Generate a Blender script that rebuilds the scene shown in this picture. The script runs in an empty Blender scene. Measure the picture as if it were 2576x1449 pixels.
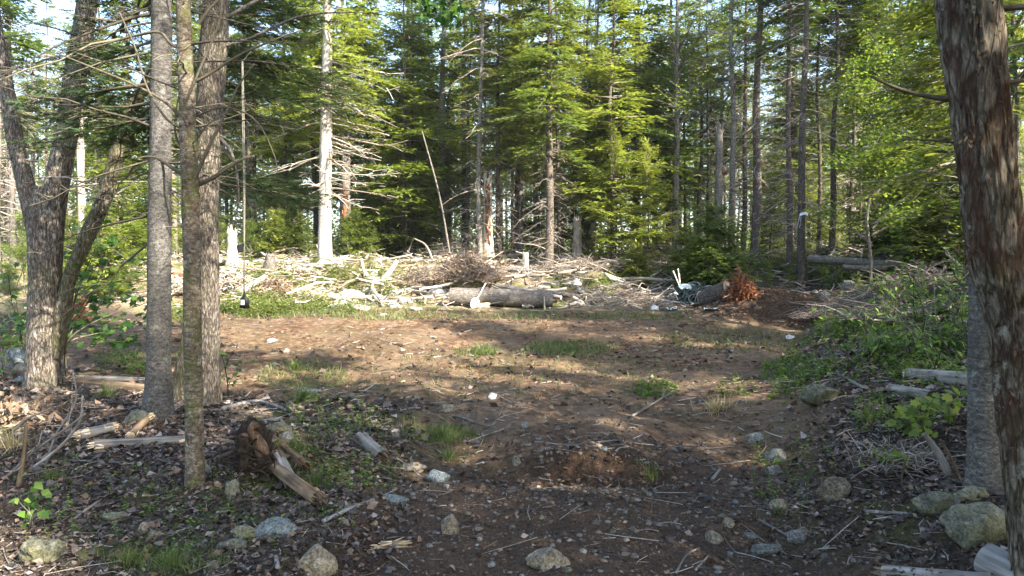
import bpy, bmesh, math, random
import numpy as np
from mathutils import Vector, Matrix, Quaternion

# ------------------------------------------------------------------ camera, sky, sun, exposure
SC = bpy.context.scene
COL = SC.collection
R = math.radians
PITCH = R(-2.0)
CAM_Z = 2.2
F, CU, CV = 1719.0, 1288.0, 724.5          # focal length and centre on the photograph as viewed (2576 wide)
cam_d = bpy.data.cameras.new('camera'); cam = bpy.data.objects.new('camera', cam_d); COL.objects.link(cam)
cam_d.sensor_width = 36.0; cam_d.lens = 36.0 * F / 2576.0; cam_d.clip_start = 0.05; cam_d.clip_end = 3000
cam.location = (0, 0, CAM_Z); cam.rotation_euler = (R(90) + PITCH, 0, 0); SC.camera = cam

SUN_EL, SUN_AZ = R(36.0), R(131.0)           # azimuth clockwise from +Y: behind the camera, to the right
S_DIR = Vector((math.sin(SUN_AZ) * math.cos(SUN_EL), math.cos(SUN_AZ) * math.cos(SUN_EL), math.sin(SUN_EL)))
world = bpy.data.worlds.new('World'); SC.world = world; world.use_nodes = True
wn = world.node_tree.nodes; wl = world.node_tree.links; wn.clear()
sky = wn.new('ShaderNodeTexSky'); sky.sky_type = 'NISHITA'; sky.sun_disc = False
sky.sun_elevation = SUN_EL; sky.sun_rotation = SUN_AZ; sky.air_density = 1.0; sky.dust_density = 1.5; sky.ozone_density = 1.0
bg = wn.new('ShaderNodeBackground'); bg.inputs['Strength'].default_value = 0.15
wo = wn.new('ShaderNodeOutputWorld'); wl.new(sky.outputs[0], bg.inputs[0]); wl.new(bg.outputs[0], wo.inputs[0])
sl = bpy.data.lights.new('sun', 'SUN'); sl.energy = 5.0; sl.angle = R(0.53); sl.color = (1.0, 0.91, 0.77)
so = bpy.data.objects.new('sun', sl); COL.objects.link(so)
so.rotation_euler = (-S_DIR).to_track_quat('-Z', 'Y').to_euler(); so.location = (20, -20, 30)
SC.view_settings.view_transform = 'Standard'; SC.view_settings.look = 'None'
SC.view_settings.exposure = 2.3; SC.view_settings.gamma = 1.0
SC.render.engine = 'CYCLES'
cy = SC.cycles
cy.max_bounces = 6; cy.diffuse_bounces = 4; cy.glossy_bounces = 2; cy.transmission_bounces = 4; cy.transparent_max_bounces = 4
cy.caustics_reflective = False; cy.caustics_refractive = False; cy.sample_clamp_indirect = 6.0
cy.use_adaptive_sampling = True; cy.adaptive_threshold = 0.02
try:
    cy.use_denoising = True; cy.denoiser = 'OPENIMAGEDENOISE'; cy.denoising_prefilter = 'ACCURATE'
except Exception:
    pass

# ------------------------------------------------------------------ noise and terrain
def _h(ix, iy, seed):
    n = (ix.astype(np.int64) * 374761393 + iy.astype(np.int64) * 668265263 + seed * 1442695041) & 0xFFFFFFFF
    n = ((n ^ (n >> 13)) * 1274126177) & 0xFFFFFFFF
    return ((n ^ (n >> 16)) & 0xFFFF) / 65535.0
def vnoise(x, y, seed=0):
    x = np.asarray(x, float); y = np.asarray(y, float)
    ix = np.floor(x); iy = np.floor(y); fx = x - ix; fy = y - iy
    fx = fx * fx * (3 - 2 * fx); fy = fy * fy * (3 - 2 * fy)
    a = _h(ix, iy, seed); b = _h(ix + 1, iy, seed); c = _h(ix, iy + 1, seed); d = _h(ix + 1, iy + 1, seed)
    return (a + (b - a) * fx + (c - a) * fy + (a - b - c + d) * fx * fy) * 2 - 1
def fbm(x, y, seed=0, o=3):
    s = 0; a = 1.0; f = 1.0
    for k in range(o):
        s = s + a * vnoise(x * f + 17.3 * k, y * f - 9.1 * k, seed + k); a *= 0.5; f *= 2.03
    return s
def sst(a, b, x):
    t = np.clip((np.asarray(x, float) - a) / (b - a), 0, 1); return t * t * (3 - 2 * t)
def xfoot(y):                                  # foot of the bank on the right
    return np.where(y < 9, 1.9 + (y - 4.3) * 0.36, 3.6 + (y - 9) * 0.46)
def blob(x, y, cx, cy_, rx, ry):
    return np.exp(-(((x - cx) / rx) ** 2 + ((y - cy_) / ry) ** 2))
def dirt_mask(x, y):
    w = 0.5 * fbm(x * 0.9, y * 0.9, 5, 3)
    left = np.where(y < 8.6, -1.0 + 0.0 * y, -1.0 - (y - 8.6) * 4.0)
    left = np.maximum(left, -9.5)
    m = sst(-0.45, 0.45, x - left + w * 0.9) * (1 - sst(-0.5, 0.6, x - xfoot(y) + w))
    m = m * (1 - sst(17.6, 18.6, y + w * 0.9 + 0.05 * x))
    return m
def ground(x, y, fine=True):
    x = np.asarray(x, float); y = np.asarray(y, float)
    yy = np.clip(y, -30, 27)
    z = 0.05 * yy + 0.02 * np.clip(y - 27, 0, 60) + 0.004 * np.clip(y - 87, 0, 500)
    z = z + 0.88 * sst(18.3, 26.5, y + 0.8 * vnoise(x * 0.25, y * 0.1, 3))
    d = np.clip(x - xfoot(np.clip(y, 2, 30)), 0, 12)
    z = z + (1 - sst(21, 30, y)) * sst(1.5, 5, y) * (0.27 * d * (1 - sst(0, 24, d)) + 0.12 * sst(0, 0.6, d) + .12 * sst(.3, 1.5, d) * fbm(x * 1.1, y * 1.1, 44, 2))
    z = z + 0.8 * blob(x, y, 6.5, 16.8, 1.6, .8)                       # brown soil mound
    z = z + 0.13 * (1 - sst(-1.25, -0.85, x + 0.25 * vnoise(x * 2, y * 2, 8))) * (1 - sst(7.0, 10.5, y)) * sst(2, 4, y)
    z = z + 0.30 * blob(x, y, -2.05, 6.0, 0.45, 0.5)                     # mound under the torn root
    z = z + 0.17 * sst(6.38, 6.5, y + 0.16 * vnoise(x * 2.2, 4.0, 21)) * (1 - sst(6.6, 9.0, y)) * blob(x, 0, 0.75, 0, 0.85, 1)
    z = z - 0.12 * blob(x, y, 0.65, 6.2, 0.8, 0.2)
    z = z + 0.10 * fbm(x * 0.45, y * 0.45, 1, 2)
    z = z + 0.5 * sst(19.4, 21.5, y) * (0.45 + 0.6 * fbm(x * 0.75, y * 0.75, 2, 2)) * (1 - sst(29, 36, y))
    if fine:
        m = 1 - sst(22, 34, y)
        z = z + m * (0.030 * fbm(x * 1.7, y * 1.7, 11, 3) + 0.014 * fbm(x * 6.3, y * 6.3, 12, 3))
        z = z + m * 0.03 * np.clip(fbm(x * 4.1, y * 4.1, 13, 2), 0, 2) * dirt_mask(x, y)
    return z
def gz(x, y): return float(ground(np.array([x]), np.array([y]))[0])

cp, sp = math.cos(PITCH), math.sin(PITCH)
def ray(u, v):
    a = (np.asarray(u, float) - CU) / F; b = (CV - np.asarray(v, float)) / F
    dy = cp - b * sp; dz = sp + b * cp
    return a / dy, dz / dy                     # per metre of depth
def P(u, v, d):
    a, c = ray(u, v); return Vector((float(a) * d, d, CAM_Z + float(c) * d))
DS = np.concatenate([np.arange(2.2, 12, 0.04), np.arange(12, 30, 0.1), np.arange(30, 90, 0.5)])
def at_many(u, v):
    u = np.atleast_1d(u).astype(float); v = np.atleast_1d(v).astype(float)
    a, c = ray(u, v)
    X = a[:, None] * DS; Z = CAM_Z + c[:, None] * DS; G = ground(X, np.broadcast_to(DS, X.shape))
    hit = Z <= G; i = np.where(hit.any(1), hit.argmax(1), len(DS) - 1)
    d = DS[i]; x = a * d
    return np.stack([x, d, ground(x, d)], 1)
def at(u, v): return Vector(at_many(u, v)[0])

# ------------------------------------------------------------------ mesh builder
class MB:
    def __init__(s): s.v = []; s.f = {}; s.r = []; s.n = 0; s.mi = []
    def add(s, v, faces, rnd=None, mat=0):
        v = np.asarray(v, float).reshape(-1, 3); faces = np.asarray(faces, np.int64)
        if faces.ndim == 1: faces = faces[None]
        s.v.append(v); s.f.setdefault((faces.shape[1], mat), []).append(faces + s.n); s.n += len(v)
        if rnd is None: rnd = random.random()
        s.r.append(np.broadcast_to(np.asarray(rnd, float), (len(v),)).astype(float))
    def mesh(s, name, mats, smooth=True):
        me = bpy.data.meshes.new(name)
        if s.n == 0: return me
        V = np.concatenate(s.v); me.vertices.add(len(V)); me.vertices.foreach_set('co', V.astype(np.float32).ravel())
        L = []; S = []; M = []; off = 0
        for (k, mat), lst in s.f.items():
            A = np.concatenate(lst); L.append(A.ravel()); S.append(off + np.arange(len(A)) * k); off += A.size; M.append(np.full(len(A), mat))
        L = np.concatenate(L); S = np.concatenate(S); M = np.concatenate(M)
        me.loops.add(len(L)); me.loops.foreach_set('vertex_index', L.astype(np.int32))
        me.polygons.add(len(S)); me.polygons.foreach_set('loop_start', S.astype(np.int32))
        me.polygons.foreach_set('material_index', M.astype(np.int32))
        if smooth: me.polygons.foreach_set('use_smooth', np.ones(len(S), bool))
        at_ = me.attributes.new('rnd', 'FLOAT', 'POINT'); at_.data.foreach_set('value', np.concatenate(s.r).astype(np.float32))
        me.update(calc_edges=True); me.validate()
        for m in (mats if isinstance(mats, (list, tuple)) else [mats]): me.materials.append(m)
        return me
    def obj(s, name, mats, parent=None, smooth=True, **kw):
        return mkobj(name, s.mesh(name, mats, smooth), parent, **kw)
def mkobj(name, data, parent=None, label=None, cat=None, group=None, kind=None, loc=None):
    o = bpy.data.objects.new(name, data); COL.objects.link(o)
    if parent is not None: o.parent = parent
    if label: o['label'] = label
    if cat: o['category'] = cat
    if group: o['group'] = group
    if kind: o['kind'] = kind
    if loc is not None: o.location = loc
    return o
def thing(name, label, cat, loc=(0, 0, 0), group=None): return mkobj(name, None, None, label, cat, group, None, loc)

def _frames(T):
    T = T / (np.linalg.norm(T, axis=-1, keepdims=True) + 1e-9)
    ref = np.where(np.abs(T[..., 2:3]) > 0.9, np.array([1.0, 0, 0]), np.array([0, 0, 1.0]))
    A = np.cross(T, ref); A /= np.linalg.norm(A, axis=-1, keepdims=True) + 1e-9
    return T, A, np.cross(T, A)
def tubes(mb, Pts, Rad, nseg=4, rnd=None, mat=0, cap=False):
    """Pts (N,k,3), Rad (N,k): many tapering tubes at once"""
    Pts = np.asarray(Pts, float); Rad = np.asarray(Rad, float); N, k, _ = Pts.shape
    T = np.gradient(Pts, axis=1); T0 = np.repeat((Pts[:, -1:] - Pts[:, :1]), k, axis=1)
    _, A, B = _frames(T0)
    Tn = T / (np.linalg.norm(T, axis=-1, keepdims=True) + 1e-9)
    A = A - (A * Tn).sum(-1, keepdims=True) * Tn; A /= np.linalg.norm(A, axis=-1, keepdims=True) + 1e-9
    B = np.cross(Tn, A)
    th = np.linspace(0, 2 * np.pi, nseg, endpoint=False)
    V = Pts[:, :, None] + Rad[:, :, None, None] * (A[:, :, None] * np.cos(th)[:, None] + B[:, :, None] * np.sin(th)[:, None])
    idx = np.arange(N * k * nseg).reshape(N, k, nseg); nx = np.roll(idx, -1, axis=2)
    Fq = np.stack([idx[:, :-1], nx[:, :-1], nx[:, 1:], idx[:, 1:]], -1).reshape(-1, 4)
    if rnd is None: rr = np.repeat(np.random.rand(N), k * nseg)
    elif np.ndim(rnd) == 0: rr = rnd
    else: rr = np.repeat(rnd, k * nseg)
    base = mb.n; mb.add(V.reshape(-1, 3), Fq, rr, mat)
    if cap:
        for e, fl in ((0, True), (-1, False)):
            C = idx[:, e]; C = C[:, ::-1] if not fl else C
            mb.f.setdefault((nseg, mat), []).append(C + base)
def smooth_path(pts, n):
    p = np.asarray([list(q) for q in pts], float)
    if len(p) == 2: return p[0] + (p[1] - p[0]) * np.linspace(0, 1, n)[:, None]
    ext = np.vstack([2 * p[0] - p[1], p, 2 * p[-1] - p[-2]]); t = np.linspace(0, len(p) - 1 - 1e-6, n); i = t.astype(int); f = (t - i)[:, None]
    a, b, c, d = ext[i], ext[i + 1], ext[i + 2], ext[i + 3]
    return 0.5 * (2 * b + (c - a) * f + (2 * a - 5 * b + 4 * c - d) * f ** 2 + (3 * b - a - 3 * c + d) * f ** 3)
def stem(mb, pts, radii, n=40, seg=16, seed=0, ridge=0.0, rfreq=7, lump=0.05, flare=0.0, mat=0, cap=True, vs=1.0):
    """one bark-covered stem: ridges run along it"""
    path = smooth_path(pts, n); rad = np.interp(np.linspace(0, 1, n), np.linspace(0, 1, len(radii)), radii)
    L = np.concatenate([[0], np.cumsum(np.linalg.norm(np.diff(path, axis=0), axis=1))])
    rad = rad * (1 + flare * np.exp(-L / (2.2 * radii[0] + 1e-6)))
    T = np.gradient(path, axis=0); _, A, B = _frames(np.broadcast_to(path[-1] - path[0], path.shape).copy())
    Tn = T / np.linalg.norm(T, axis=1, keepdims=True); A = A - (A * Tn).sum(1, keepdims=True) * Tn; A /= np.linalg.norm(A, axis=1, keepdims=True); B = np.cross(Tn, A)
    th = np.linspace(0, 2 * np.pi, seg, endpoint=False); TH, LL = np.meshgrid(th, L)
    def cyl(f, g, sd):                     # noise that closes round the stem
        w = TH / (2 * np.pi)
        return vnoise(TH * f, LL * g, sd) * (1 - sst(0.85, 1, w)) + vnoise((TH - 2 * np.pi) * f, LL * g, sd) * sst(0.85, 1, w)
    dsp = 1 + lump * cyl(0.9, 1.6 * vs, seed) + lump * 0.6 * cyl(2.0, 3.5 * vs, seed + 1)
    if ridge:
        q = 1 - np.abs(cyl(rfreq, 2.2 * vs, seed + 2)); q2 = 1 - np.abs(cyl(rfreq * 2.1, 5.0 * vs, seed + 3))
        dsp = dsp + ridge * (q - 0.55) + ridge * 0.5 * (q2 - 0.55) + ridge * 0.35 * cyl(rfreq * 2.5, 14 * vs, seed + 4)
    if flare: dsp = dsp + flare * 0.35 * np.exp(-LL / (2.0 * radii[0])) * np.cos(TH * 5 + seed)
    dsp = dsp / np.percentile(dsp, 88)
    V = path[:, None] + (rad[:, None] * dsp)[..., None] * (A[:, None] * np.cos(TH)[..., None] + B[:, None] * np.sin(TH)[..., None])
    idx = np.arange(n * seg).reshape(n, seg); nx = np.roll(idx, -1, 1)
    base = mb.n
    mb.add(V.reshape(-1, 3), np.stack([idx[:-1], nx[:-1], nx[1:], idx[1:]], -1).reshape(-1, 4), 0.5, mat)
    if cap: mb.f.setdefault((seg, mat), []).append(idx[-1:] + base)
    return path
def blades(mb, O, D, N, L, W, rnd=None, mat=0, bend=0.0, shape='kite'):
    """many small leaf-like faces: origin O, direction D, normal N, length, width"""
    O = np.asarray(O, float); n = len(O); D = D / (np.linalg.norm(D, axis=1, keepdims=True) + 1e-9)
    Sd = np.cross(D, N); Sd /= np.linalg.norm(Sd, axis=1, keepdims=True) + 1e-9; Nn = np.cross(Sd, D)
    L = np.broadcast_to(L, (n,))[:, None]; W = np.broadcast_to(W, (n,))[:, None]
    if rnd is None: rnd = np.random.rand(n)
    if shape == 'kite':
        V = np.stack([O, O + D * L * 0.45 + Sd * W * 0.5, O + D * L - Nn * L * bend, O + D * L * 0.45 - Sd * W * 0.5], 1)
        Fq = np.arange(4 * n).reshape(n, 4); mb.add(V.reshape(-1, 3), Fq, np.repeat(rnd, 4), mat)
    elif shape == 'tri':
        V = np.stack([O + Sd * W * 0.5, O + D * L - Nn * L * bend, O - Sd * W * 0.5], 1)
        mb.add(V.reshape(-1, 3), np.arange(3 * n).reshape(n, 3), np.repeat(rnd, 3), mat)
    elif shape == 'grass':
        m1 = O + D * L * 0.5; t = O + D * L - Nn * L * bend
        V = np.stack([O + Sd * W * 0.5, O - Sd * W * 0.5, m1 - Sd * W * 0.4 - Nn * L * bend * .22, m1 + Sd * W * 0.4 - Nn * L * bend * .22, t], 1); i = np.arange(n)[:, None] * 5
        b0 = mb.n; mb.add(V.reshape(-1, 3), i + np.array([[0, 1, 2, 3]]), np.repeat(rnd, 5), mat)
        mb.f.setdefault((3, mat), []).append(i + np.array([[3, 2, 4]]) + b0)
    elif shape == 'leaf':          # folded, pointed leaf, 4 faces
        m = 0.42
        V = np.stack([O, O + D * L * m + Sd * W * 0.5 + Nn * W * .12, O + D * L - Nn * L * bend, O + D * L * m - Sd * W * 0.5 + Nn * W * .12, O + D * L * m], 1); i = np.arange(n)[:, None] * 5
        b0 = mb.n; mb.add(V.reshape(-1, 3), i + np.array([[0, 4, 1]]), np.repeat(rnd, 5), mat)
        for q in ((4, 2, 1), (0, 3, 4), (4, 3, 2)): mb.f.setdefault((3, mat), []).append(i + np.array([q]) + b0)
    elif shape == 'maple':         # five pointed lobes
        pr = np.array([(0, 0), (.18, .22), (.10, .52), (.38, .38), (.50, .62), (.66, .40), (.66, .18), (1, 0)])
        pts = [(a, b) for a, b in pr] + [(a, -b) for a, b in pr[1:-1][::-1]]; k = len(pts)
        V = np.stack([O + D * L * a + Sd * W * b - Nn * L * bend * (a * a + 1.5 * b * b) for a, b in pts], 1)
        mb.add(V.reshape(-1, 3), np.arange(k * n).reshape(n, k), np.repeat(rnd, k), mat)
def rdirs(n, zlo=-1, zhi=1):
    a = np.random.rand(n) * 2 * np.pi; z = np.random.uniform(zlo, zhi, n); r = np.sqrt(1 - z * z); return np.stack([r * np.cos(a), r * np.sin(a), z], 1)

# ------------------------------------------------------------------ materials
def mat_new(name):
    m = bpy.data.materials.new(name); m.use_nodes = True; nt = m.node_tree; nt.nodes.clear()
    return m, nt
class NT:
    def __init__(s, nt): s.nt = nt
    def n(s, typ, **kw):
        nd = s.nt.nodes.new(typ)
        for k, v in kw.items():
            if k in nd.inputs.keys(): s.set(nd.inputs[k], v)
            else: setattr(nd, k, v)
        return nd
    def set(s, sock, v):
        if isinstance(v, bpy.types.NodeSocket): s.nt.links.new(v, sock)
        else: sock.default_value = v
    def noise(s, vec, scale, detail=4, rough=0.6, dist=0.0):
        nd = s.n('ShaderNodeTexNoise'); s.set(nd.inputs['Vector'], vec); nd.inputs['Scale'].default_value = scale
        nd.inputs['Detail'].default_value = detail; nd.inputs['Roughness'].default_value = rough; nd.inputs['Distortion'].default_value = dist
        return nd.outputs['Fac']
    def ramp(s, fac, stops):
        nd = s.n('ShaderNodeValToRGB'); s.set(nd.inputs[0], fac); el = nd.color_ramp.elements
        while len(el) < len(stops): el.new(0.5)
        for e, (p, c) in zip(el, stops): e.position = p; e.color = (*c, 1) if len(c) == 3 else c
        return nd.outputs[0]
    def mix(s, f, a, b, typ='MIX'):
        nd = s.n('ShaderNodeMix', data_type='RGBA', blend_type=typ); s.set(nd.inputs[0], f)
        for i, c in ((6, a), (7, b)):
            if isinstance(c, tuple): c = (*c, 1) if len(c) == 3 else c
            s.set(nd.inputs[i], c)
        return nd.outputs[2]
    def math(s, op, a, b=0.0, clamp=False):
        nd = s.n('ShaderNodeMath', operation=op); nd.use_clamp = clamp; s.set(nd.inputs[0], a); s.set(nd.inputs[1], b); return nd.outputs[0]
    def mapping(s, vec, scale):
        nd = s.n('ShaderNodeMapping'); s.set(nd.inputs['Vector'], vec); nd.inputs['Scale'].default_value = scale; return nd.outputs[0]
    def bump(s, h, strength, dist): 
        nd = s.n('ShaderNodeBump'); nd.inputs['Strength'].default_value = strength; nd.inputs['Distance'].default_value = dist; s.set(nd.inputs['Height'], h); return nd.outputs[0]
    def out(s, sh): o = s.n('ShaderNodeOutputMaterial'); s.nt.links.new(sh, o.inputs['Surface'])
    def attr(s, name): return s.n('ShaderNodeAttribute', attribute_name=name).outputs['Fac']
    def principled(s, col, rough=0.85, normal=None, spec=0.25):
        p = s.n('ShaderNodeBsdfPrincipled'); s.set(p.inputs['Base Color'], col if not isinstance(col, tuple) else (*col, 1)); s.set(p.inputs['Roughness'], rough)
        p.inputs['Specular IOR Level'].default_value = spec
        if normal is not None: s.nt.links.new(normal, p.inputs['Normal'])
        return p.outputs[0]

def bark_mat(name, dark, mid, light, zs=0.22, scale=14.0, moss=0.0, lichen=0.15, bump=0.6, red=0.0, lichen_col=(.42, .44, .38), bands=0.0, crack=0.0):
    m, nt = mat_new(name); t = NT(nt); oc = t.n('ShaderNodeTexCoord').outputs['Object']
    oi = t.n('ShaderNodeObjectInfo').outputs['Random']
    mp = t.mapping(oc, (1, 1, zs)); a = t.noise(mp, scale, 6, 0.65, 0.6); b = t.noise(mp, scale * 3.1, 4, 0.6); c = t.noise(oc, 2.2, 3, 0.6)
    h = t.math('ADD', t.math('MULTIPLY', a, 0.7), t.math('MULTIPLY', b, 0.3))
    col = t.ramp(h, [(0.38, dark), (0.5, mid), (0.62, light)])
    if crack:
        wv = t.n('ShaderNodeVectorMath', operation='ADD'); t.set(wv.inputs[0], mp); nc = t.n('ShaderNodeTexNoise'); t.set(nc.inputs['Vector'], mp); nc.inputs['Scale'].default_value = scale * .6; vm = t.n('ShaderNodeVectorMath', operation='SCALE'); t.set(vm.inputs[0], nc.outputs['Color']); vm.inputs['Scale'].default_value = 2.2 / scale; t.set(wv.inputs[1], vm.outputs[0])
        vo = t.n('ShaderNodeTexVoronoi', feature='DISTANCE_TO_EDGE'); t.set(vo.inputs['Vector'], wv.outputs[0]); vo.inputs['Scale'].default_value = scale * .8
        ck = t.ramp(vo.outputs['Distance'], [(0.02, (1, 1, 1)), (0.16, (0, 0, 0))]); col = t.mix(t.math('MULTIPLY', ck, crack), col, dark); h = t.math('SUBTRACT', h, t.math('MULTIPLY', ck, .5 * crack))
    col = t.mix(t.ramp(c, [(0.35, (0, 0, 0)), (0.7, (1, 1, 1))]), col, t.mix(0.5, col, dark), 'MIX')
    if bands:
        bd = t.noise(t.mapping(oc, (0.6, 0.6, 14)), 3.0, 3, 0.7); col = t.mix(t.math('MULTIPLY', t.ramp(bd, [(0.55, (0, 0, 0)), (0.68, (1, 1, 1))]), bands), col, dark)
    if red:
        r_ = t.ramp(t.noise(t.mapping(oc, (1, 1, .5)), 3.3, 5, 0.7, 0.5), [(0.52, (0, 0, 0)), (0.62, (1, 1, 1))]); col = t.mix(t.math('MULTIPLY', r_, red), col, (.055, .022, .012))
    if lichen:
        l = t.ramp(t.noise(oc, 9.0, 5, 0.7), [(0.60, (0, 0, 0)), (0.68, (1, 1, 1))]); col = t.mix(t.math('MULTIPLY', l, lichen), col, lichen_col)
    if moss:
        g = t.ramp(t.noise(oc, 3.7, 5, 0.7), [(0.48, (0, 0, 0)), (0.62, (1, 1, 1))]); col = t.mix(t.math('MULTIPLY', g, moss), col, (.075, .085, .018))
    hsv = t.n('ShaderNodeHueSaturation'); t.set(hsv.inputs['Color'], col); t.set(hsv.inputs['Value'], t.math('ADD', t.math('MULTIPLY', oi, 0.4), 0.8))
    t.out(t.principled(hsv.outputs[0], 0.9, t.bump(h, bump, 0.02), 0.15)); return m
def leaf_mat(name, c0, c1, c2, trans=0.35, ovar=0.25, hue=0.04, rough=0.5, tcol=None, spec=0.3):
    m, nt = mat_new(name); t = NT(nt); r_ = t.attr('rnd'); oi = t.n('ShaderNodeObjectInfo').outputs['Random']
    col = t.ramp(r_, [(0.0, c0), (0.5, c1), (1.0, c2)])
    hsv = t.n('ShaderNodeHueSaturation'); t.set(hsv.inputs['Color'], col); t.set(hsv.inputs['Value'], t.math('ADD', t.math('MULTIPLY', oi, 2 * ovar), 1 - ovar))
    t.set(hsv.inputs['Hue'], t.math('ADD', t.math('MULTIPLY', oi, -hue), 0.5 + hue / 2))
    col = hsv.outputs[0]; p = t.principled(col, rough, None, spec)
    if trans <= 0: t.out(p); return m
    tr = t.n('ShaderNodeBsdfTranslucent'); t.set(tr.inputs['Color'], t.mix(0.6, col, t.mix(1.0, col, (1.6, 1.5, .5), 'MULTIPLY')))
    mx = t.n('ShaderNodeMixShader'); mx.inputs[0].default_value = trans; nt.links.new(p, mx.inputs[1]); nt.links.new(tr.outputs[0], mx.inputs[2]); t.out(mx.outputs[0]); return m
def stuff_mat(name, stops, rough=0.9, bump=0.0, scale=60, spec=0.15):
    m, nt = mat_new(name); t = NT(nt); oc = t.n('ShaderNodeTexCoord').outputs['Object']
    col = t.ramp(t.attr('rnd'), stops); nz = t.noise(oc, scale, 3, 0.6)
    col = t.mix(0.55, col, t.mix(1.0, col, t.ramp(nz, [(0.3, (.45, .45, .45)), (0.7, (1.5, 1.5, 1.5))]), 'MULTIPLY'))
    t.out(t.principled(col, rough, t.bump(nz, bump, 0.01) if bump else None, spec)); return m
def wood_mat(name, dark, mid, light, scale=10, zs=0.06, bump=0.4, ovar=0.3):
    m, nt = mat_new(name); t = NT(nt); oc = t.n('ShaderNodeTexCoord').outputs['Object']; oi = t.n('ShaderNodeObjectInfo').outputs['Random']
    a = t.noise(t.mapping(oc, (1, 1, zs)), scale * 2, 5, 0.65, 0.3); b = t.noise(oc, 4, 4, 0.6)
    h = t.math('ADD', t.math('MULTIPLY', a, 0.65), t.math('MULTIPLY', b, 0.35)); col = t.ramp(h, [(0.36, dark), (0.5, mid), (0.64, light)])
    hsv = t.n('ShaderNodeHueSaturation'); t.set(hsv.inputs['Color'], col); t.set(hsv.inputs['Value'], t.math('ADD', t.math('MULTIPLY', oi, 2 * ovar), 1 - ovar))
    t.out(t.principled(hsv.outputs[0], 0.85, t.bump(a, bump, 0.01), 0.2)); return m
def rock_mat(name, c0, c1, c2, moss=0.0, scale=7):
    m, nt = mat_new(name); t = NT(nt); oc = t.n('ShaderNodeTexCoord').outputs['Object']; oi = t.n('ShaderNodeObjectInfo').outputs['Random']
    a = t.noise(oc, scale, 6, 0.65, 0.3); b = t.noise(oc, scale * 9, 3, 0.6); col = t.ramp(a, [(0.36, c0), (0.5, c1), (0.64, c2)])
    col = t.mix(0.75, col, t.mix(1.0, col, t.ramp(b, [(0.38, (.4, .4, .4)), (0.62, (1.5, 1.5, 1.5))]), 'MULTIPLY'))
    if moss: col = t.mix(t.math('MULTIPLY', t.ramp(t.noise(oc, 3, 4, 0.6), [(0.45, (0, 0, 0)), (0.6, (1, 1, 1))]), moss), col, (.09, .085, .02))
    hsv = t.n('ShaderNodeHueSaturation'); t.set(hsv.inputs['Color'], col); t.set(hsv.inputs['Value'], t.math('ADD', t.math('MULTIPLY', oi, 0.5), 0.75))
    t.out(t.principled(hsv.outputs[0], 0.8, t.bump(t.math('ADD', a, t.math('MULTIPLY', b, .6)), 1.0, 0.02), 0.2)); return m
def plain_mat(name, col, rough=0.6, var=0.25, scale=20, spec=0.3, metal=0.0):
    m, nt = mat_new(name); t = NT(nt); oc = t.n('ShaderNodeTexCoord').outputs['Object']; n_ = t.noise(oc, scale, 4, 0.6)
    d = tuple(c * (1 - var) for c in col); l = tuple(min(1, c * (1 + var)) for c in col)
    p = t.principled(t.ramp(n_, [(0.35, d), (0.65, l)]), rough, t.bump(n_, 0.15, 0.005), spec); t.out(p); return m

M = {}
M['spruce_bark'] = bark_mat('spruce_bark', (.035, .026, .020), (.12, .097, .078), (.26, .23, .195), 0.6, 34, lichen=.3, crack=.5)
M['grey_bark'] = bark_mat('grey_bark', (.06, .05, .042), (.18, .16, .138), (.33, .30, .265), 0.45, 30, lichen=.35, crack=.45)
M['fir_bark'] = bark_mat('fir_bark', (.035, .032, .029), (.105, .097, .088), (.21, .20, .185), 1.6, 30, lichen=.55, moss=.1, bands=.7, lichen_col=(.27, .30, .26))
M['birch_bark'] = bark_mat('birch_bark', (.035, .026, .018), (.165, .135, .10), (.35, .31, .245), 1.4, 22, moss=.75, lichen=.55, bands=.65, red=.5, crack=.35)
M['maple_bark'] = bark_mat('maple_bark', (.032, .025, .020), (.175, .148, .122), (.34, .305, .26), 0.26, 36, lichen=.35, moss=.18, crack=.75, bump=1.0)
M['old_maple_bark'] = bark_mat('old_maple_bark', (.022, .014, .009), (.19, .152, .112), (.37, .325, .255), 0.24, 26, lichen=.65, moss=.15, red=.75, bump=1.0, crack=.65, lichen_col=(.40, .39, .31))
M['mossy_bark'] = bark_mat('mossy_bark', (.03, .025, .017), (.13, .11, .078), (.27, .24, .175), 0.25, 34, moss=.45, lichen=.3, bump=1.0, crack=.7)
M['dead_wood'] = wood_mat('dead_wood', (.16, .135, .11), (.34, .30, .25), (.52, .48, .41))
M['grey_wood'] = wood_mat('grey_wood', (.06, .053, .046), (.18, .162, .142), (.32, .30, .27))
M['brown_wood'] = wood_mat('brown_wood', (.045, .030, .019), (.15, .105, .066), (.29, .22, .145))
M['rot_wood'] = wood_mat('rot_wood', (.035, .015, .009), (.13, .062, .032), (.28, .15, .075), 8, 0.12)
M['cut_wood'] = wood_mat('cut_wood', (.38, .27, .15), (.56, .43, .27), (.70, .58, .40), 14, 1.0)
M['pale_wood'] = wood_mat('pale_wood', (.11, .104, .096), (.225, .215, .20), (.36, .35, .335), 16, 0.05, .8)
M['twig'] = stuff_mat('twig_bark', [(0, (.08, .06, .047)), (.5, (.20, .165, .135)), (1, (.40, .355, .30))])
M['pale_twig'] = stuff_mat('pale_twig', [(0, (.15, .115, .085)), (.4, (.32, .27, .215)), (.8, (.50, .445, .375)), (1, (.66, .61, .54))])
M['moss_twig'] = stuff_mat('mossy_twig', [(0, (.04, .035, .025)), (.5, (.10, .085, .06)), (1, (.17, .16, .11))])
M['rusty_needles'] = leaf_mat('rusty_needles', (.09, .04, .022), (.22, .075, .03), (.34, .17, .09), .2, .1, 0)
M['brown_needles'] = leaf_mat('brown_needles', (.13, .08, .05), (.24, .16, .10), (.36, .27, .18), .15, .1, 0)
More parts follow.
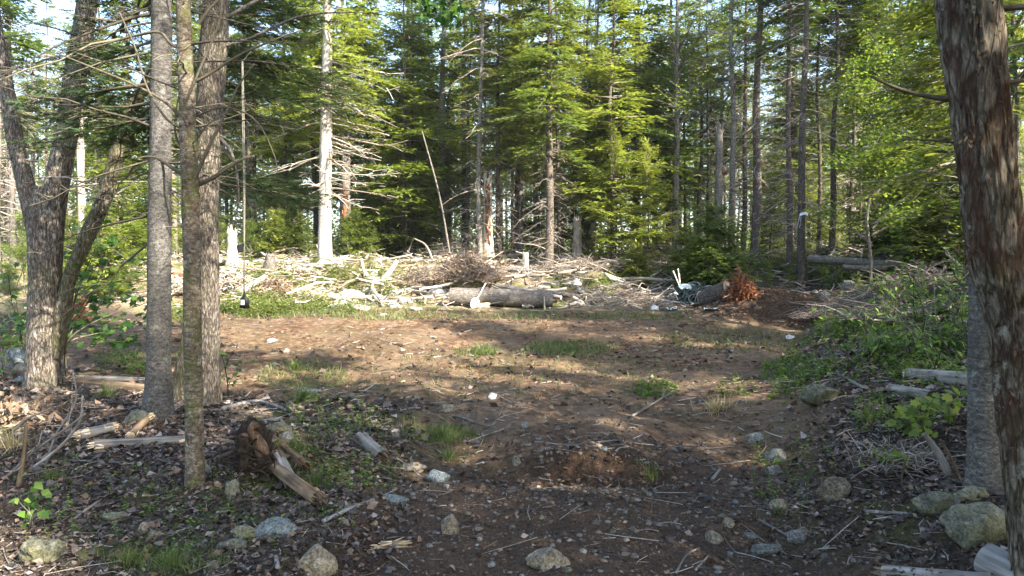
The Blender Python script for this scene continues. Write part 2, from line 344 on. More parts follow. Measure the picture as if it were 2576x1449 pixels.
M['fir'] = leaf_mat('fir_needles', (.062, .096, .024), (.138, .185, .042), (.235, .270, .072), .50, .22, .05)
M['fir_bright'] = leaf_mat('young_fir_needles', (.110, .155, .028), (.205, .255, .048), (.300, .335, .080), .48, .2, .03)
M['fir_dark'] = leaf_mat('shaded_fir_needles', (.022, .050, .020), (.046, .085, .030), (.080, .125, .042), .28, .15, .02)  # darker copy of the fir needles, with the shade put into its colour
M['leaf'] = leaf_mat('broad_leaf', (.085, .140, .024), (.150, .220, .040), (.235, .295, .068), .55, .25, .03, .45)
M['leaf_dark'] = leaf_mat('maple_leaf', (.030, .085, .018), (.055, .125, .024), (.10, .18, .034), .45, .15, .02, .45)
M['weed'] = leaf_mat('weed_leaf', (.05, .105, .018), (.095, .17, .028), (.17, .24, .046), .42, .2, .02)
M['sunny_weed'] = leaf_mat('sunny_weed_leaf', (.075, .115, .026), (.140, .180, .045), (.235, .250, .085), .4, .2, .02)
M['grass'] = leaf_mat('grass_blade', (.055, .095, .024), (.105, .155, .042), (.21, .215, .095), .35, .1, .02)
M['dry_grass'] = leaf_mat('dry_grass_blade', (.22, .17, .09), (.33, .27, .15), (.42, .36, .22), .3, .1, 0)
M['litter'] = stuff_mat('dead_leaf', [(0, (.019, .013, .010)), (.4, (.058, .043, .035)), (.75, (.13, .103, .088)), (.9, (.19, .115, .065)), (1, (.30, .265, .24))], .7, spec=.4)
M['gravel'] = stuff_mat('gravel_stone', [(0, (.034, .025, .018)), (.5, (.085, .066, .050)), (.88, (.155, .128, .10)), (1, (.19, .19, .18))], .9)
M['rock_tan'] = rock_mat('tan_rock', (.085, .068, .048), (.20, .165, .115), (.31, .27, .20))
M['rock_grey'] = rock_mat('grey_rock', (.085, .08, .07), (.165, .16, .142), (.25, .245, .22))
M['rock_green'] = rock_mat('lichened_rock', (.07, .07, .048), (.16, .155, .11), (.25, .24, .17), moss=.5)
M['rock_blue'] = rock_mat('bluish_rock', (.085, .097, .095), (.16, .18, .178), (.24, .265, .26))
M['rock_white'] = rock_mat('pale_rock', (.36, .34, .30), (.52, .50, .46), (.66, .64, .60))
M['rock_bleach'] = rock_mat('bleached_rock', (.20, .19, .165), (.33, .315, .285), (.46, .44, .405))
M['clay'] = plain_mat('damp_soil', (.032, .024, .018), .95, .5, 30, .1)

# ground
def ground_mat():
    m, nt = mat_new('forest_ground'); t = NT(nt); oc = t.n('ShaderNodeTexCoord').outputs['Object']
    n1 = t.noise(oc, 1.3, 5, 0.6, .3); n2 = t.noise(oc, 9, 6, 0.68); n3 = t.noise(oc, 55, 4, 0.6); n4 = t.noise(oc, 26, 5, 0.7)
    dirt = t.ramp(n2, [(0.34, (.036, .021, .013)), (0.5, (.115, .068, .040)), (0.64, (.285, .185, .112))])
    bnd = t.noise(t.mapping(oc, (.16, 1.5, 1)), 1.1, 4, .6, .4); dirt = t.mix(t.ramp(bnd, [(0.42, (0, 0, 0)), (0.58, (.75, .75, .75))]), dirt, t.mix(0.75, dirt, (.048, .030, .021)))
    dirt = t.mix(t.ramp(n1, [(0.38, (0, 0, 0)), (0.62, (1, 1, 1))]), dirt, t.mix(0.6, dirt, (.17, .125, .085)))
    litter = t.ramp(n4, [(0.30, (.014, .010, .008)), (0.5, (.048, .036, .028)), (0.64, (.10, .078, .062)), (0.75, (.16, .135, .12))])
    slash = t.ramp(n4, [(0.30, (.09, .06, .038)), (0.5, (.25, .19, .125)), (0.7, (.44, .37, .27))])
    moss = t.ramp(n2, [(0.3, (.030, .045, .010)), (0.55, (.075, .095, .020)), (0.75, (.15, .14, .04))])
    grav = t.ramp(n3, [(0.3, (.026, .018, .013)), (0.5, (.072, .052, .038)), (0.7, (.145, .118, .095))])
    col = t.mix(t.attr('dirt'), litter, dirt); col = t.mix(t.attr('slash'), col, slash)
    mm = t.math('MULTIPLY', t.attr('moss'), t.ramp(t.noise(oc, 3.1, 5, 0.7), [(0.42, (0, 0, 0)), (0.58, (1, 1, 1))])); col = t.mix(mm, col, moss)
    gm = t.math('MULTIPLY', t.attr('gravel'), t.ramp(n2, [(0.38, (.2, .2, .2)), (0.6, (1, 1, 1))])); col = t.mix(gm, col, grav)
    col = t.mix(t.math('MULTIPLY', t.attr('dark_soil'), t.ramp(n1, [(0.3, (.55, .55, .55)), (0.6, (1, 1, 1))])), col, t.ramp(n4, [(0.3, (.016, .010, .007)), (0.5, (.050, .031, .020)), (0.72, (.105, .069, .046))]))
    col = t.mix(0.35, col, t.mix(1.0, col, t.ramp(n3, [(0.3, (.5, .5, .5)), (0.7, (1.45, 1.45, 1.45))]), 'MULTIPLY'))
    h = t.math('ADD', t.math('MULTIPLY', n4, 0.6), t.math('MULTIPLY', n3, 0.4))
    t.out(t.principled(col, 0.95, t.bump(h, 0.9, 0.04), 0.1)); return m
def axis(segs):
    out = []
    for a, b, st in segs: out.append(np.arange(a, b - st * 0.5, st))
    return np.concatenate(out + [[segs[-1][1]]])
def geo(a, b, s0, s1):
    out = [a]; 
    while out[-1] < b: out.append(out[-1] + s0 + (s1 - s0) * (out[-1] - a) / (b - a))
    return np.array(out[:-1])
def build_ground():
    X = np.concatenate([-geo(14, 400, 0.4, 60)[::-1], axis([(-13.9, -6, .12), (-6, 6, .054), (6, 14, .11)])[:-1], geo(14, 400, 0.4, 60)])
    Y = np.concatenate([axis([(-120, -20, 10), (-20, 2.6, .8)])[:-1], geo(2.6, 26, .031, .16), geo(26, 600, 0.25, 60)])
    GX, GY = np.meshgrid(X, Y); Z = ground(GX, GY); n, k = GX.shape
    mb = MB(); idx = np.arange(n * k).reshape(n, k)
    mb.add(np.stack([GX, GY, Z], -1).reshape(-1, 3), np.stack([idx[:-1, :-1], idx[:-1, 1:], idx[1:, 1:], idx[1:, :-1]], -1).reshape(-1, 4), 0.5)
    me = mb.mesh('ground', [ground_mat()])
    w = fbm(GX * 0.8, GY * 0.8, 31, 3)
    dirt = dirt_mask(GX, GY); dirt = np.maximum(dirt, sst(.35, .6, blob(GX, GY, 6.4, 16.5, 1.9, 1.1)))
    slash = sst(17.8, 19, GY + .5 * w) * (1 - sst(26.5, 30, GY)) * (1 - sst(2.5, 6.5, GX + .6 * w)) * .85
    moss = sst(-.1, .8, w + .25) * (0.75 * (1 - dirt) + 0.22 * dirt) + 1.3 * sst(18, 19.5, GY) * sst(-.2, .4, fbm(GX * .5, GY * .5, 33, 2)) + .6 * sst(26, 30, GY)
    gravel = (1 - sst(5.4, 7.2, GY + .8 * w)) * sst(-1.6, -.7, GX) * (1 - sst(1.7, 2.6, GX)) + .25 * dirt * sst(0, .7, w)
    dark_soil = np.clip(1.3 * sst(.25, .55, blob(GX, GY, 6.4, 16.5, 1.9, 1.1)) + .9 * sst(.3, .7, blob(GX, GY, .7, 6.35, .95, .35)) + .55 * (1 - sst(5.6, 7.6, GY + .6 * w)) * (1 - sst(2.2, 3.5, GX)) * sst(-1.6, -.9, GX), 0, 1) * (1 - .6 * gravel * sst(0, .5, w))  # darker brown soil on the mound, in the hollow and along the near ground
    for nm, a in (('dark_soil', dark_soil), ('dirt', dirt), ('slash', slash), ('moss', np.clip(moss, 0, 1)), ('gravel', np.clip(gravel, 0, 1))):
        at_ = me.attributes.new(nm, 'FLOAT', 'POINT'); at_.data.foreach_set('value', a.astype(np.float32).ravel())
    mkobj('ground', me, kind='structure', label='reddish bare soil clearing edged by leaf litter and moss')
random.seed(4); np.random.seed(4)
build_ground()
# ------------------------------------------------------------------ tree builders
def needles(mb, O, D, N, L, rnd, n=8, w=.011, k=.34):
    Sd = np.cross(D, N); Sd /= np.linalg.norm(Sd, axis=1, keepdims=True) + 1e-9
    for i in range(n):
        q = (i + .3) / n
        for s in (-1, 1):
            blades(mb, O + D * (L * q)[:, None], D * .75 + s * Sd * .7 + np.random.normal(0, .12, O.shape), N + np.random.normal(0, .2, O.shape), L * k * (1.1 - .4 * q), w, rnd, shape='tri')
    blades(mb, O, D, N, L, L * .09, rnd, shape='kite')
def boughs(mbn, mbw, Zs, AZ, LL, EL, sag=.25, J=9, K=4, ws=.5, fine=False, base=None, wr=.011, tipup=.12):
    """flat drooping conifer boughs: arrays give height, azimuth, length, elevation"""
    B = len(Zs); h = np.stack([np.cos(AZ), np.sin(AZ), 0 * AZ], 1); sd = np.stack([-np.sin(AZ), np.cos(AZ), 0 * AZ], 1); up = np.array([0, 0, 1.0])
    o = np.stack([0 * Zs, 0 * Zs, Zs], 1) if base is None else base
    wob = np.random.normal(0, .07, B)
    def pos(t):
        t = np.asarray(t); return o[:, None] + (LL[:, None] * t)[..., None] * h[:, None] + (LL[:, None] * (wob[:, None] * t * t * 1.5))[..., None] * sd[:, None] + (LL[:, None] * (np.tan(EL)[:, None] * t - sag * t * t + tipup * t ** 4))[..., None] * up
    tb = np.broadcast_to(np.linspace(0, 1, 6), (B, 6)); tubes(mbw, pos(tb), np.maximum((wr * LL[:, None] + .004) * (1.05 - tb), .0035), 4)
    t = np.linspace(.16, .98, J)[None] + np.random.normal(0, .02, (B, J)); nd = pos(t)
    l = LL[:, None] * ws * np.clip(1.12 - t, .1, 1) ** .8 * np.random.uniform(.6, 1.25, (B, J)) + .07
    for s in (-1, 1):
        ang = R(52) + np.random.normal(0, .14, (B, J)); sdir = h[:, None] * np.cos(ang)[..., None] + s * sd[:, None] * np.sin(ang)[..., None] + up * np.random.normal(-.08, .14, (B, J))[..., None]
        prp = -h[:, None] * np.sin(ang)[..., None] * s + sd[:, None] * np.cos(ang)[..., None]
        for k in range(K):
            q = (k + .35 + np.random.rand(B, J) * .5) / K
            p = nd + sdir * (l * q)[..., None] + up * (-.2 * l * q * q)[..., None] + np.random.normal(0, .015, nd.shape)
            for alt in ((-1, 1) if k < K - 1 else (0,)):
                d = sdir + prp * (alt * .75) + np.random.normal(0, .16, nd.shape)
                sl_ = np.clip(l / K * 1.45, .07, .26) * np.random.uniform(.75, 1.25, (B, J))
                nn = up + np.random.normal(0, .32, nd.shape); r_ = np.clip(.15 + .55 * q * (.4 + .6 * t) + np.random.normal(0, .16, (B, J)), 0, 1)
                a = (p.reshape(-1, 3), d.reshape(-1, 3), nn.reshape(-1, 3), sl_.ravel())
                if fine:
                    dd = a[1] / np.linalg.norm(a[1], axis=1, keepdims=True); needles(mbn, a[0], dd, a[2], a[3], r_.ravel(), 6)
                else: blades(mbn, *a, a[3] * .36, r_.ravel(), bend=.1)
        if fine: tubes(mbw, np.stack([nd.reshape(-1, 3), (nd + sdir * l[..., None] * .5).reshape(-1, 3), (nd + sdir * l[..., None] - up * .2 * l[..., None]).reshape(-1, 3)], 1), np.broadcast_to([.0035, .003, .002], (B * J, 3)), 3)
    d = h[:, None] + np.random.normal(0, .2, nd.shape)
    blades(mbn, nd.reshape(-1, 3), d.reshape(-1, 3), (up + np.random.normal(0, .3, nd.shape)).reshape(-1, 3), (l * .5).ravel().clip(.08, .25), .06, np.random.uniform(.2, .6, B * J))
def dead_limbs(mb, Zs, AZ, LL, EL, sag=.25, side=5, r=.010, base=None, curl=0.0, rmin=.0035):
    B = len(Zs); h = np.stack([np.cos(AZ), np.sin(AZ), 0 * AZ], 1); sd = np.stack([-np.sin(AZ), np.cos(AZ), 0 * AZ], 1); up = np.array([0, 0, 1.0])
    o = np.stack([0 * Zs, 0 * Zs, Zs], 1) if base is None else base; wob = np.random.normal(0, .16, B); w2 = np.random.normal(0, .06, (B, 7))
    def pos(t): return o[:, None] + (LL[:, None] * t)[..., None] * h[:, None] + (LL[:, None] * wob[:, None] * t * t)[..., None] * sd[:, None] + (LL[:, None] * (np.tan(EL)[:, None] * t - sag * t * t + curl * t ** 3))[..., None] * up
    t = np.broadcast_to(np.linspace(0, 1, 7), (B, 7)); p = pos(t) + (w2 * t)[..., None] * sd[:, None] * LL[:, None, None] * .5 + (w2[:, ::-1] * t)[..., None] * up * LL[:, None, None] * .4
    tubes(mb, p, np.maximum((r * LL[:, None] + .003) * (1.1 - t), rmin), 4)
    for j in range(side):
        tt = np.random.uniform(.2, .95, (B, 1)); a = pos(tt)[:, 0]; s = np.random.choice([-1, 1], B)[:, None]
        l = (LL * np.random.uniform(.2, .5, B) * (1.15 - tt[:, 0]))[:, None]; d = h * .7 + s * sd * .75 + up * np.random.normal(-.05, .35, (B, 1))
        tubes(mb, np.stack([a, a + d * l * .5 + np.random.normal(0, .06, a.shape) * l, a + d * l - up * .12 * l + np.random.normal(0, .1, a.shape) * l], 1), np.broadcast_to([rmin * 1.25, rmin, rmin * .8], (B, 3)), 3)
def conifer_crown(seed, H, hb, Rr, npm=13, e_lo=-8, e_hi=42, sag=.22, ws=.5, mat='fir', J=9, K=4, fine=False, p=.8):
    np.random.seed(seed); n = int((H - hb) * npm); f = np.sort(np.random.rand(n)); z = hb + (H - hb) * f
    L = Rr * (1 - f) ** p * np.random.uniform(.55, 1.15, n) * (.65 + .35 * np.clip(f / .12, 0, 1)) + .14
    mn, mw = MB(), MB(); boughs(mn, mw, z, np.random.rand(n) * 6.283, L, np.radians(e_lo + (e_hi - e_lo) * f + np.random.normal(0, 6, n)), sag, J, K, ws, fine)
    tip = np.array([[0, 0, H - .25]] * 14); blades(mn, tip + np.random.rand(14, 1) * [0, 0, .3], rdirs(14, .3, 1), rdirs(14), .22, .05)
    return mn.mesh('crown', M[mat]), mw.mesh('branches', M['twig'])
def dead_mesh(seed, z0, z1, n, l0=.4, l1=1.5, el=(-25, 25), sag=.3, side=4, mat='twig', rmin=.005):
    np.random.seed(seed); mb = MB(); z = np.random.uniform(z0, z1, n)
    dead_limbs(mb, z, np.random.rand(n) * 6.283, np.random.uniform(l0, l1, n), np.radians(np.random.uniform(*el, n)), sag, side, rmin=rmin); return mb.mesh('dead_branches', M[mat])
def trunk_mesh(seed, H, r, mat, seg=12, n=36, wob=.05, top=.12, ridge=.05, lump=.06, flare=.35, vs=1.0):
    np.random.seed(seed); q = 6; pts = [(np.random.normal(0, wob) * (i > 0), np.random.normal(0, wob) * (i > 0), -0.3 + (H + .3) * i / q) for i in range(q + 1)]
    mb = MB(); stem(mb, pts, [r, r * .86, r * .74, r * .6, r * .44, r * .28, r * top], n, seg, seed, ridge, 4, lump, flare, vs=vs); return mb.mesh('trunk', M[mat])
def broad_crown(seed, H, hb, Rr, n_l=34, leaves=9000, size=.085, mat='leaf', wood='grey_bark', spread=.45, r0=.05):
    """limbs rising from the stem, twigs, and leaves held near level on the twigs"""
    np.random.seed(seed); mw, ml = MB(), MB(); z = np.sort(np.random.uniform(hb, H * .92, n_l)); az = np.random.rand(n_l) * 6.283
    f = (z - hb) / (H - hb); L = Rr * (1.05 - f) ** .6 * np.random.uniform(.6, 1.15, n_l); el = np.radians(np.random.uniform(15, 55, n_l))
    h = np.stack([np.cos(az) * np.cos(el), np.sin(az) * np.cos(el), np.sin(el)], 1); o = np.stack([0 * z, 0 * z, z], 1)
    t = np.linspace(0, 1, 6); bend = np.random.normal(0, .15, (n_l, 3))
    pts = o[:, None] + (L[:, None] * t)[..., None] * h[:, None] + (L[:, None] * t * t)[..., None] * bend[:, None]
    tubes(mw, pts, np.maximum(r0 * (L / Rr)[:, None] * (1.08 - t) ** 1.2, .006), 5)
    per = 9; tt = np.random.uniform(.3, 1, (n_l, per)); i0 = np.clip((tt * 5).astype(int), 0, 4); fr = tt * 5 - i0
    a = np.take_along_axis(pts, i0[..., None], 1) * (1 - fr)[..., None] + np.take_along_axis(pts, (i0 + 1)[..., None], 1) * fr[..., None]
    a = a.reshape(-1, 3); d = np.repeat(h, per, 0) * .6 + rdirs(n_l * per, -.3, .6) * .9; l = np.random.uniform(.35, 1.0, len(a))[:, None] * Rr * .35
    tubes(mw, np.stack([a, a + d * l * .5, a + d * l + [0, 0, -.05]], 1), np.broadcast_to([.009, .007, .004], (len(a), 3)), 3)
    k = np.random.randint(0, len(a), leaves); q = np.random.uniform(.15, 1.1, (leaves, 1)); p = a[k] + d[k] * l[k] * q + np.random.normal(0, spread * .28, (leaves, 3))
    blades(ml, p, rdirs(leaves, -.5, .25), np.array([0, 0, 1.0]) + np.random.normal(0, .45, (leaves, 3)), size * np.random.uniform(.7, 1.3, leaves), size * .8, bend=.15, shape='kite')
    return ml.mesh('crown', M[mat]), mw.mesh('limbs', M[wood])

PROTO = {}
def proto(kind):
    if kind in PROTO: return PROTO[kind]
    if kind == 'fir_a': d = dict(H=16, crown=conifer_crown(11, 16, 5.0, 2.1, 10), dead=dead_mesh(12, .8, 5.5, 60), r=.14, bark='spruce_bark')
    elif kind == 'fir_b': d = dict(H=15, crown=conifer_crown(21, 15, 3.6, 2.2, 10, e_lo=-16, sag=.32, ws=.32, J=12, K=3), dead=dead_mesh(22, .6, 4.2, 50), r=.13, bark='spruce_bark')
    elif kind == 'fir_c': d = dict(H=13, crown=conifer_crown(31, 13, 2.2, 2.2, 10, ws=.45), dead=dead_mesh(32, .5, 3.0, 36), r=.12, bark='spruce_bark')
    elif kind == 'fir_full': d = dict(H=11, crown=conifer_crown(41, 11, 1.2, 2.1, 11, e_lo=-4, p=.9), dead=dead_mesh(42, .3, 1.6, 16), r=.12, bark='spruce_bark')
    elif kind == 'fir_young': d = dict(H=4.2, crown=conifer_crown(51, 4.2, .3, 1.45, 15, e_lo=-2, e_hi=48, sag=.14, mat='fir_bright', J=10, ws=.42), dead=None, r=.045, bark='spruce_bark')
    elif kind == 'fir_sapling': d = dict(H=1.7, crown=conifer_crown(61, 1.7, .12, .75, 42, e_lo=4, e_hi=50, sag=.1, mat='fir_bright', J=8, K=3), dead=None, r=.022, bark='spruce_bark')
    elif kind == 'fir_bushy': d = dict(H=2.6, crown=conifer_crown(66, 2.6, .2, 1.5, 40, e_lo=0, e_hi=40, sag=.15, mat='fir', J=10), dead=None, r=.035, bark='spruce_bark')
    elif kind == 'pole_a': d = dict(H=15, crown=conifer_crown(71, 15, 8.5, 1.3, 12), dead=dead_mesh(72, 1.0, 10, 120, .4, 1.5), r=.10, bark='spruce_bark')
    elif kind == 'pole_b': d = dict(H=13.5, crown=conifer_crown(81, 13.5, 6.5, 1.25, 11, sag=.3), dead=dead_mesh(82, .8, 8, 100, .3, 1.3), r=.085, bark='spruce_bark')
    elif kind == 'broad_a': d = dict(H=15, crown=broad_crown(91, 15, 4.5, 2.9, 36, 12000, .10), dead=None, r=.12, bark='grey_bark')
    elif kind == 'broad_b': d = dict(H=12, crown=broad_crown(95, 12, 2.6, 2.5, 32, 11000, .10), dead=None, r=.09, bark='grey_bark')
    elif kind == 'broad_low': d = dict(H=6, crown=broad_crown(98, 6, 1.0, 1.9, 26, 8000, .085), dead=None, r=.045, bark='grey_bark')
    elif kind == 'broad_sparse': d = dict(H=15, crown=broad_crown(97, 15, 4.2, 2.6, 40, 3800, .095), dead=None, r=.11, bark='grey_bark')
    elif kind == 'bare': d = dict(H=14, crown=None, dead=dead_mesh(101, 1.5, 13.5, 150, .4, 1.9, (-20, 45)), r=.10, bark='grey_bark')
    d['trunk'] = trunk_mesh(hash(kind) % 97 + 7 if False else sum(map(ord, kind)), d['H'], d['r'], d['bark']); PROTO[kind] = d; return d
def tree(kind, x, y, H, label, cat='tree', name=None, group=None, r=None, bark=None, lean=(0, 0), rz=None, crown_mat=None, dead=True, dz=0, seed=None, crown_scale=1.0):
    d = proto(kind); k = H / d['H']
    nm = name or ('fir_tree' if kind.startswith(('fir', 'pole')) else 'broadleaf_tree')
    root = thing(nm, label, cat, (x, y, gz(x, y) + dz), group)
    root.rotation_euler = (lean[0], lean[1], random.uniform(0, 6.28) if rz is None else rz)
    if r is not None or bark:
        tm = trunk_mesh(seed if seed is not None else random.randint(1, 9999), H, r or d['r'] * k, bark or d['bark'], 14, 48)
        mkobj('trunk', tm, root)
    else:
        o = mkobj('trunk', d['trunk'], root); o.scale = (k,) * 3
    if d['crown']:
        for nm2, me in (('crown', d['crown'][0]), ('branches' if 'fir' in kind or 'pole' in kind else 'limbs', d['crown'][1])):
            if nm2 == 'crown' and crown_mat:
                key = (kind, crown_mat)
                if key not in PROTO: c = me.copy(); c.materials.clear(); c.materials.append(M[crown_mat]); PROTO[key] = c
                me = PROTO[key]
            o = mkobj(nm2, me, root, kind='stuff' if nm2 != 'crown' else None); o.scale = (k * crown_scale, k * crown_scale, k)
    if d['dead'] and dead:
        o = mkobj('dead_branches', d['dead'], root, kind='stuff'); o.scale = (k,) * 3
    return root
def U(u, d): return (u - CU) / F * d
TREES_DONE = []

# ---- the trees one can pick out in the forest edge: base u on the picture, depth, height, trunk width on the picture, kind, label
EDGE = [
 (35, 23.0, 15, 17, 'pole_a', 'grey_bark', 'pale straight conifer trunk at the far left edge behind the forked maple'),
 (3, 21.0, 15, 15, 'pole_b', 'grey_bark', 'sunlit conifer trunk cut by the left picture edge'),
 (260, 29.0, 14, 12, 'fir_b', None, 'lit green fir behind the forked maple and the leaning stem'),
 (330, 24.0, 10, 12, 'fir_full', None, 'yellow-green bushy fir behind the forked maple'),
 (440, 26.0, 15, 16, 'pole_a', 'grey_bark', 'grey conifer glimpsed between the fir trunk and the mossy birch'),
 (640, 30.0, 14, 12, 'fir_c', None, 'green fir behind the tall white stump'),
 (720, 32.0, 16, 14, 'fir_a', None, 'tall fir behind the white sunlit spruce, to its left'),
 (870, 28.0, 16, 18, 'fir_a', 'grey_bark', 'fir with a trunk close behind the white sunlit spruce'),
 (928, 31.0, 15, 13, 'fir_c', None, 'dark fir right of the hollow snag'),
 (1018, 27.0, 12, 12, 'fir_full', None, 'bright yellow-green spruce right of the white sunlit spruce'),
 (1118, 30.0, 15, 22, 'fir_b', 'grey_bark', 'grey trunked fir behind the leaning thin pole'),
 (1210, 24.5, 17, 15, 'pole_a', 'grey_bark', 'slim pale grey trunk in front of the orange broken snag'),
 (1258, 25.5, 14, 14, 'fir_b', 'spruce_bark', 'brown trunked fir just right of the orange broken snag'),
 (1311, 27.5, 13, 14, 'fir_a', 'grey_bark', 'grey trunked fir in the middle between brown trunks'),
 (1380, 23.5, 15, 24, 'fir_b', 'spruce_bark', 'thick dark fir trunk behind the big cut log'),
 (1405, 24.3, 12, 11, 'pole_b', 'spruce_bark', 'thin brown trunk touching the thick dark fir'),
 (1475, 29.0, 14, 14, 'fir_c', None, 'bright green fir behind the pale tall stump'),
 (1545, 25.0, 13, 15, 'fir_c', 'spruce_bark', 'dense green fir in the middle of the forest edge'),
 (1600, 27.0, 15, 14, 'fir_full', 'spruce_bark', 'full green balsam fir left of the grey branching tree'),
 (1700, 25.5, 14, 20, 'broad_sparse', 'grey_bark', 'tall grey branching tree with pale bare limbs'),
 (1760, 31.0, 14, 12, 'fir_b', None, 'fir behind the tree with the burl'),
 (1898, 25.0, 17, 24, 'pole_a', 'spruce_bark', 'thick dark straight trunk right of the burled tree'),
 (1868, 27.5, 14, 15, 'pole_b', 'spruce_bark', 'dark trunk close left of the thick straight trunk'),
 (2015, 22.5, 17, 21, 'pole_a', 'spruce_bark', 'dark straight trunk with the white ribbon tied to it'),
 (1985, 24.0, 15, 17, 'pole_b', 'spruce_bark', 'dark trunk left beside the ribboned trunk'),
 (2090, 27.0, 15, 17, 'pole_a', 'spruce_bark', 'dark conifer pole behind the long grey log'),
 (2058, 29.0, 14, 12, 'pole_b', 'spruce_bark', 'slim dark pole right of the ribboned trunk'),
 (2140, 30.0, 15, 13, 'pole_b', 'spruce_bark', 'slim pole over the middle of the long grey log'),
 (2200, 28.0, 14, 15, 'pole_a', 'spruce_bark', 'dark pole over the right half of the long grey log'),
 (2255, 26.0, 13, 14, 'fir_b', 'spruce_bark', 'dark fir behind the right end of the long grey log'),
 (2330, 24.0, 13, 15, 'fir_full', 'spruce_bark', 'dark bushy fir left of the big maple trunk'),
 (2420, 20.0, 14, 18, 'fir_b', 'spruce_bark', 'tall dark fir partly hidden by the big maple trunk'),
 (2545, 19.0, 13, 15, 'broad_b', 'grey_bark', 'leafy green tree right of the big maple trunk'),
]
random.seed(11)
for i, (u, d, H, w, kind, bark, lab) in enumerate(EDGE):
    r_ = w / 2 / F * d
    tree(kind, U(u, d), d, H, lab, group='trees along the forest edge', r=r_, bark=bark, lean=(random.uniform(-.012, .012), random.uniform(-.012, .012)), seed=200 + i, crown_scale=1.2, crown_mat='fir_bright' if kind.startswith('fir') and ('yellow-green' in lab or 'bright' in lab or i % 2) and 'dark bushy' not in lab else None)
# the white sunlit spruce with drooping dead limbs
def sunlit_spruce():
    d = 24.0; x = U(818, d); root = thing('spruce_tree', 'white sunlit spruce trunk with drooping bare limbs', 'tree', (x, d, gz(x, d)), 'trees along the forest edge')
    mb = MB(); stem(mb, [(0, 0, -.3), (.02, 0, 2), (.08, 0, 5), (.18, 0, 9), (.2, 0, 17)], [.25, .225, .21, .16, .03], 90, 26, 5, .06, 5, .06, .32)
    mb.obj('trunk', bark_mat('weathered_spruce_bark', (.16, .13, .11), (.38, .35, .305), (.55, .52, .465), .5, 26, lichen=.4, crack=.5, red=.2), root)
    np.random.seed(77); mw = MB(); n = 46; z = np.random.uniform(2.4, 7.2, n); az = np.random.choice([-.25, .1, .4, 2.9, -1.2, 1.4, 0, -.5], n) + np.random.normal(0, .35, n)
    dead_limbs(mw, z, az, np.random.uniform(1.3, 3.0, n), np.radians(np.random.uniform(-22, 5, n)), .35, 7, .010, curl=.28, rmin=.008); mw.obj('dead_branches', M['pale_twig'], root)
    mn, mb2 = MB(), MB(); n = 110; f = np.random.rand(n); z = 5.2 + 11 * f
    boughs(mn, mb2, z, np.random.rand(n) * 6.283, 2.6 * (1 - f) ** .8 * np.random.uniform(.6, 1.1, n) + .2, np.radians(-12 + 50 * f), .3, 10, 4, .42); mn.obj('crown', M['fir_bright'], root); mb2.obj('branches', M['twig'], root)
sunlit_spruce()
# low young firs on the forest floor
YOUNG = [
 (300, 21.0, 3.6, 'fir_young', 'sunlit yellow-green young fir right of the forked maple'), (255, 19.5, 2.2, 'fir_sapling', 'small sunlit fir behind the maple sapling'),
 (345, 25.0, 4.4, 'fir_young', 'taller sunlit young fir behind the leaning stem'), (150, 24.0, 3.4, 'fir_young', 'young fir seen through the fork of the maple'),
 (640, 26.5, 2.4, 'fir_young', 'small bright fir behind the tall white stump'), (740, 27.0, 2.0, 'fir_sapling', 'fir seedling between the stumps and the white spruce'),
 (890, 25.5, 1.6, 'fir_sapling', 'fir seedling at the right foot of the white spruce'), (925, 26.5, 1.4, 'fir_sapling', 'low bright fir seedling right of the white spruce foot'), (690, 25.5, 1.5, 'fir_sapling', 'low fir seedling behind the short grey stump'),
 (1010, 28.0, 3.5, 'fir_bushy', 'dark green bushy fir left of the leaning thin pole'), (960, 29.0, 2.8, 'fir_bushy', 'dark low fir behind the upturned root'),
 (1545, 23.6, 4.8, 'fir_young', 'young balsam fir with level boughs in the middle'), (1625, 23.2, 4.2, 'fir_young', 'young fir with drooping lit boughs left of the grey tree'), (1450, 28.0, 4.0, 'fir_young', 'young fir behind the pale tall stump'),
 (1800, 20.3, 2.5, 'fir_bushy', 'dark bushy small fir behind the hose pile'), (1725, 22.0, 1.5, 'fir_bushy', 'low fir bough clump left of the bushy small fir'), (1600, 21.6, 1.3, 'fir_bushy', 'low fir behind the brush left of the shovels'),
 (2160, 26.5, 3.0, 'fir_young', 'light green young fir above the long grey log'), (2290, 21.5, 3.2, 'fir_bushy', 'dark bushy fir at the right end of the long grey log'), (2380, 18.5, 3.4, 'fir_bushy', 'dark bushy fir beside the big maple trunk'),
 (1935, 27.5, 3.2, 'fir_young', 'young fir between the thick trunk and the ribboned trunk'), (2040, 31.0, 4.0, 'fir_young', 'lit young fir deep behind the ribboned trunk'),
]
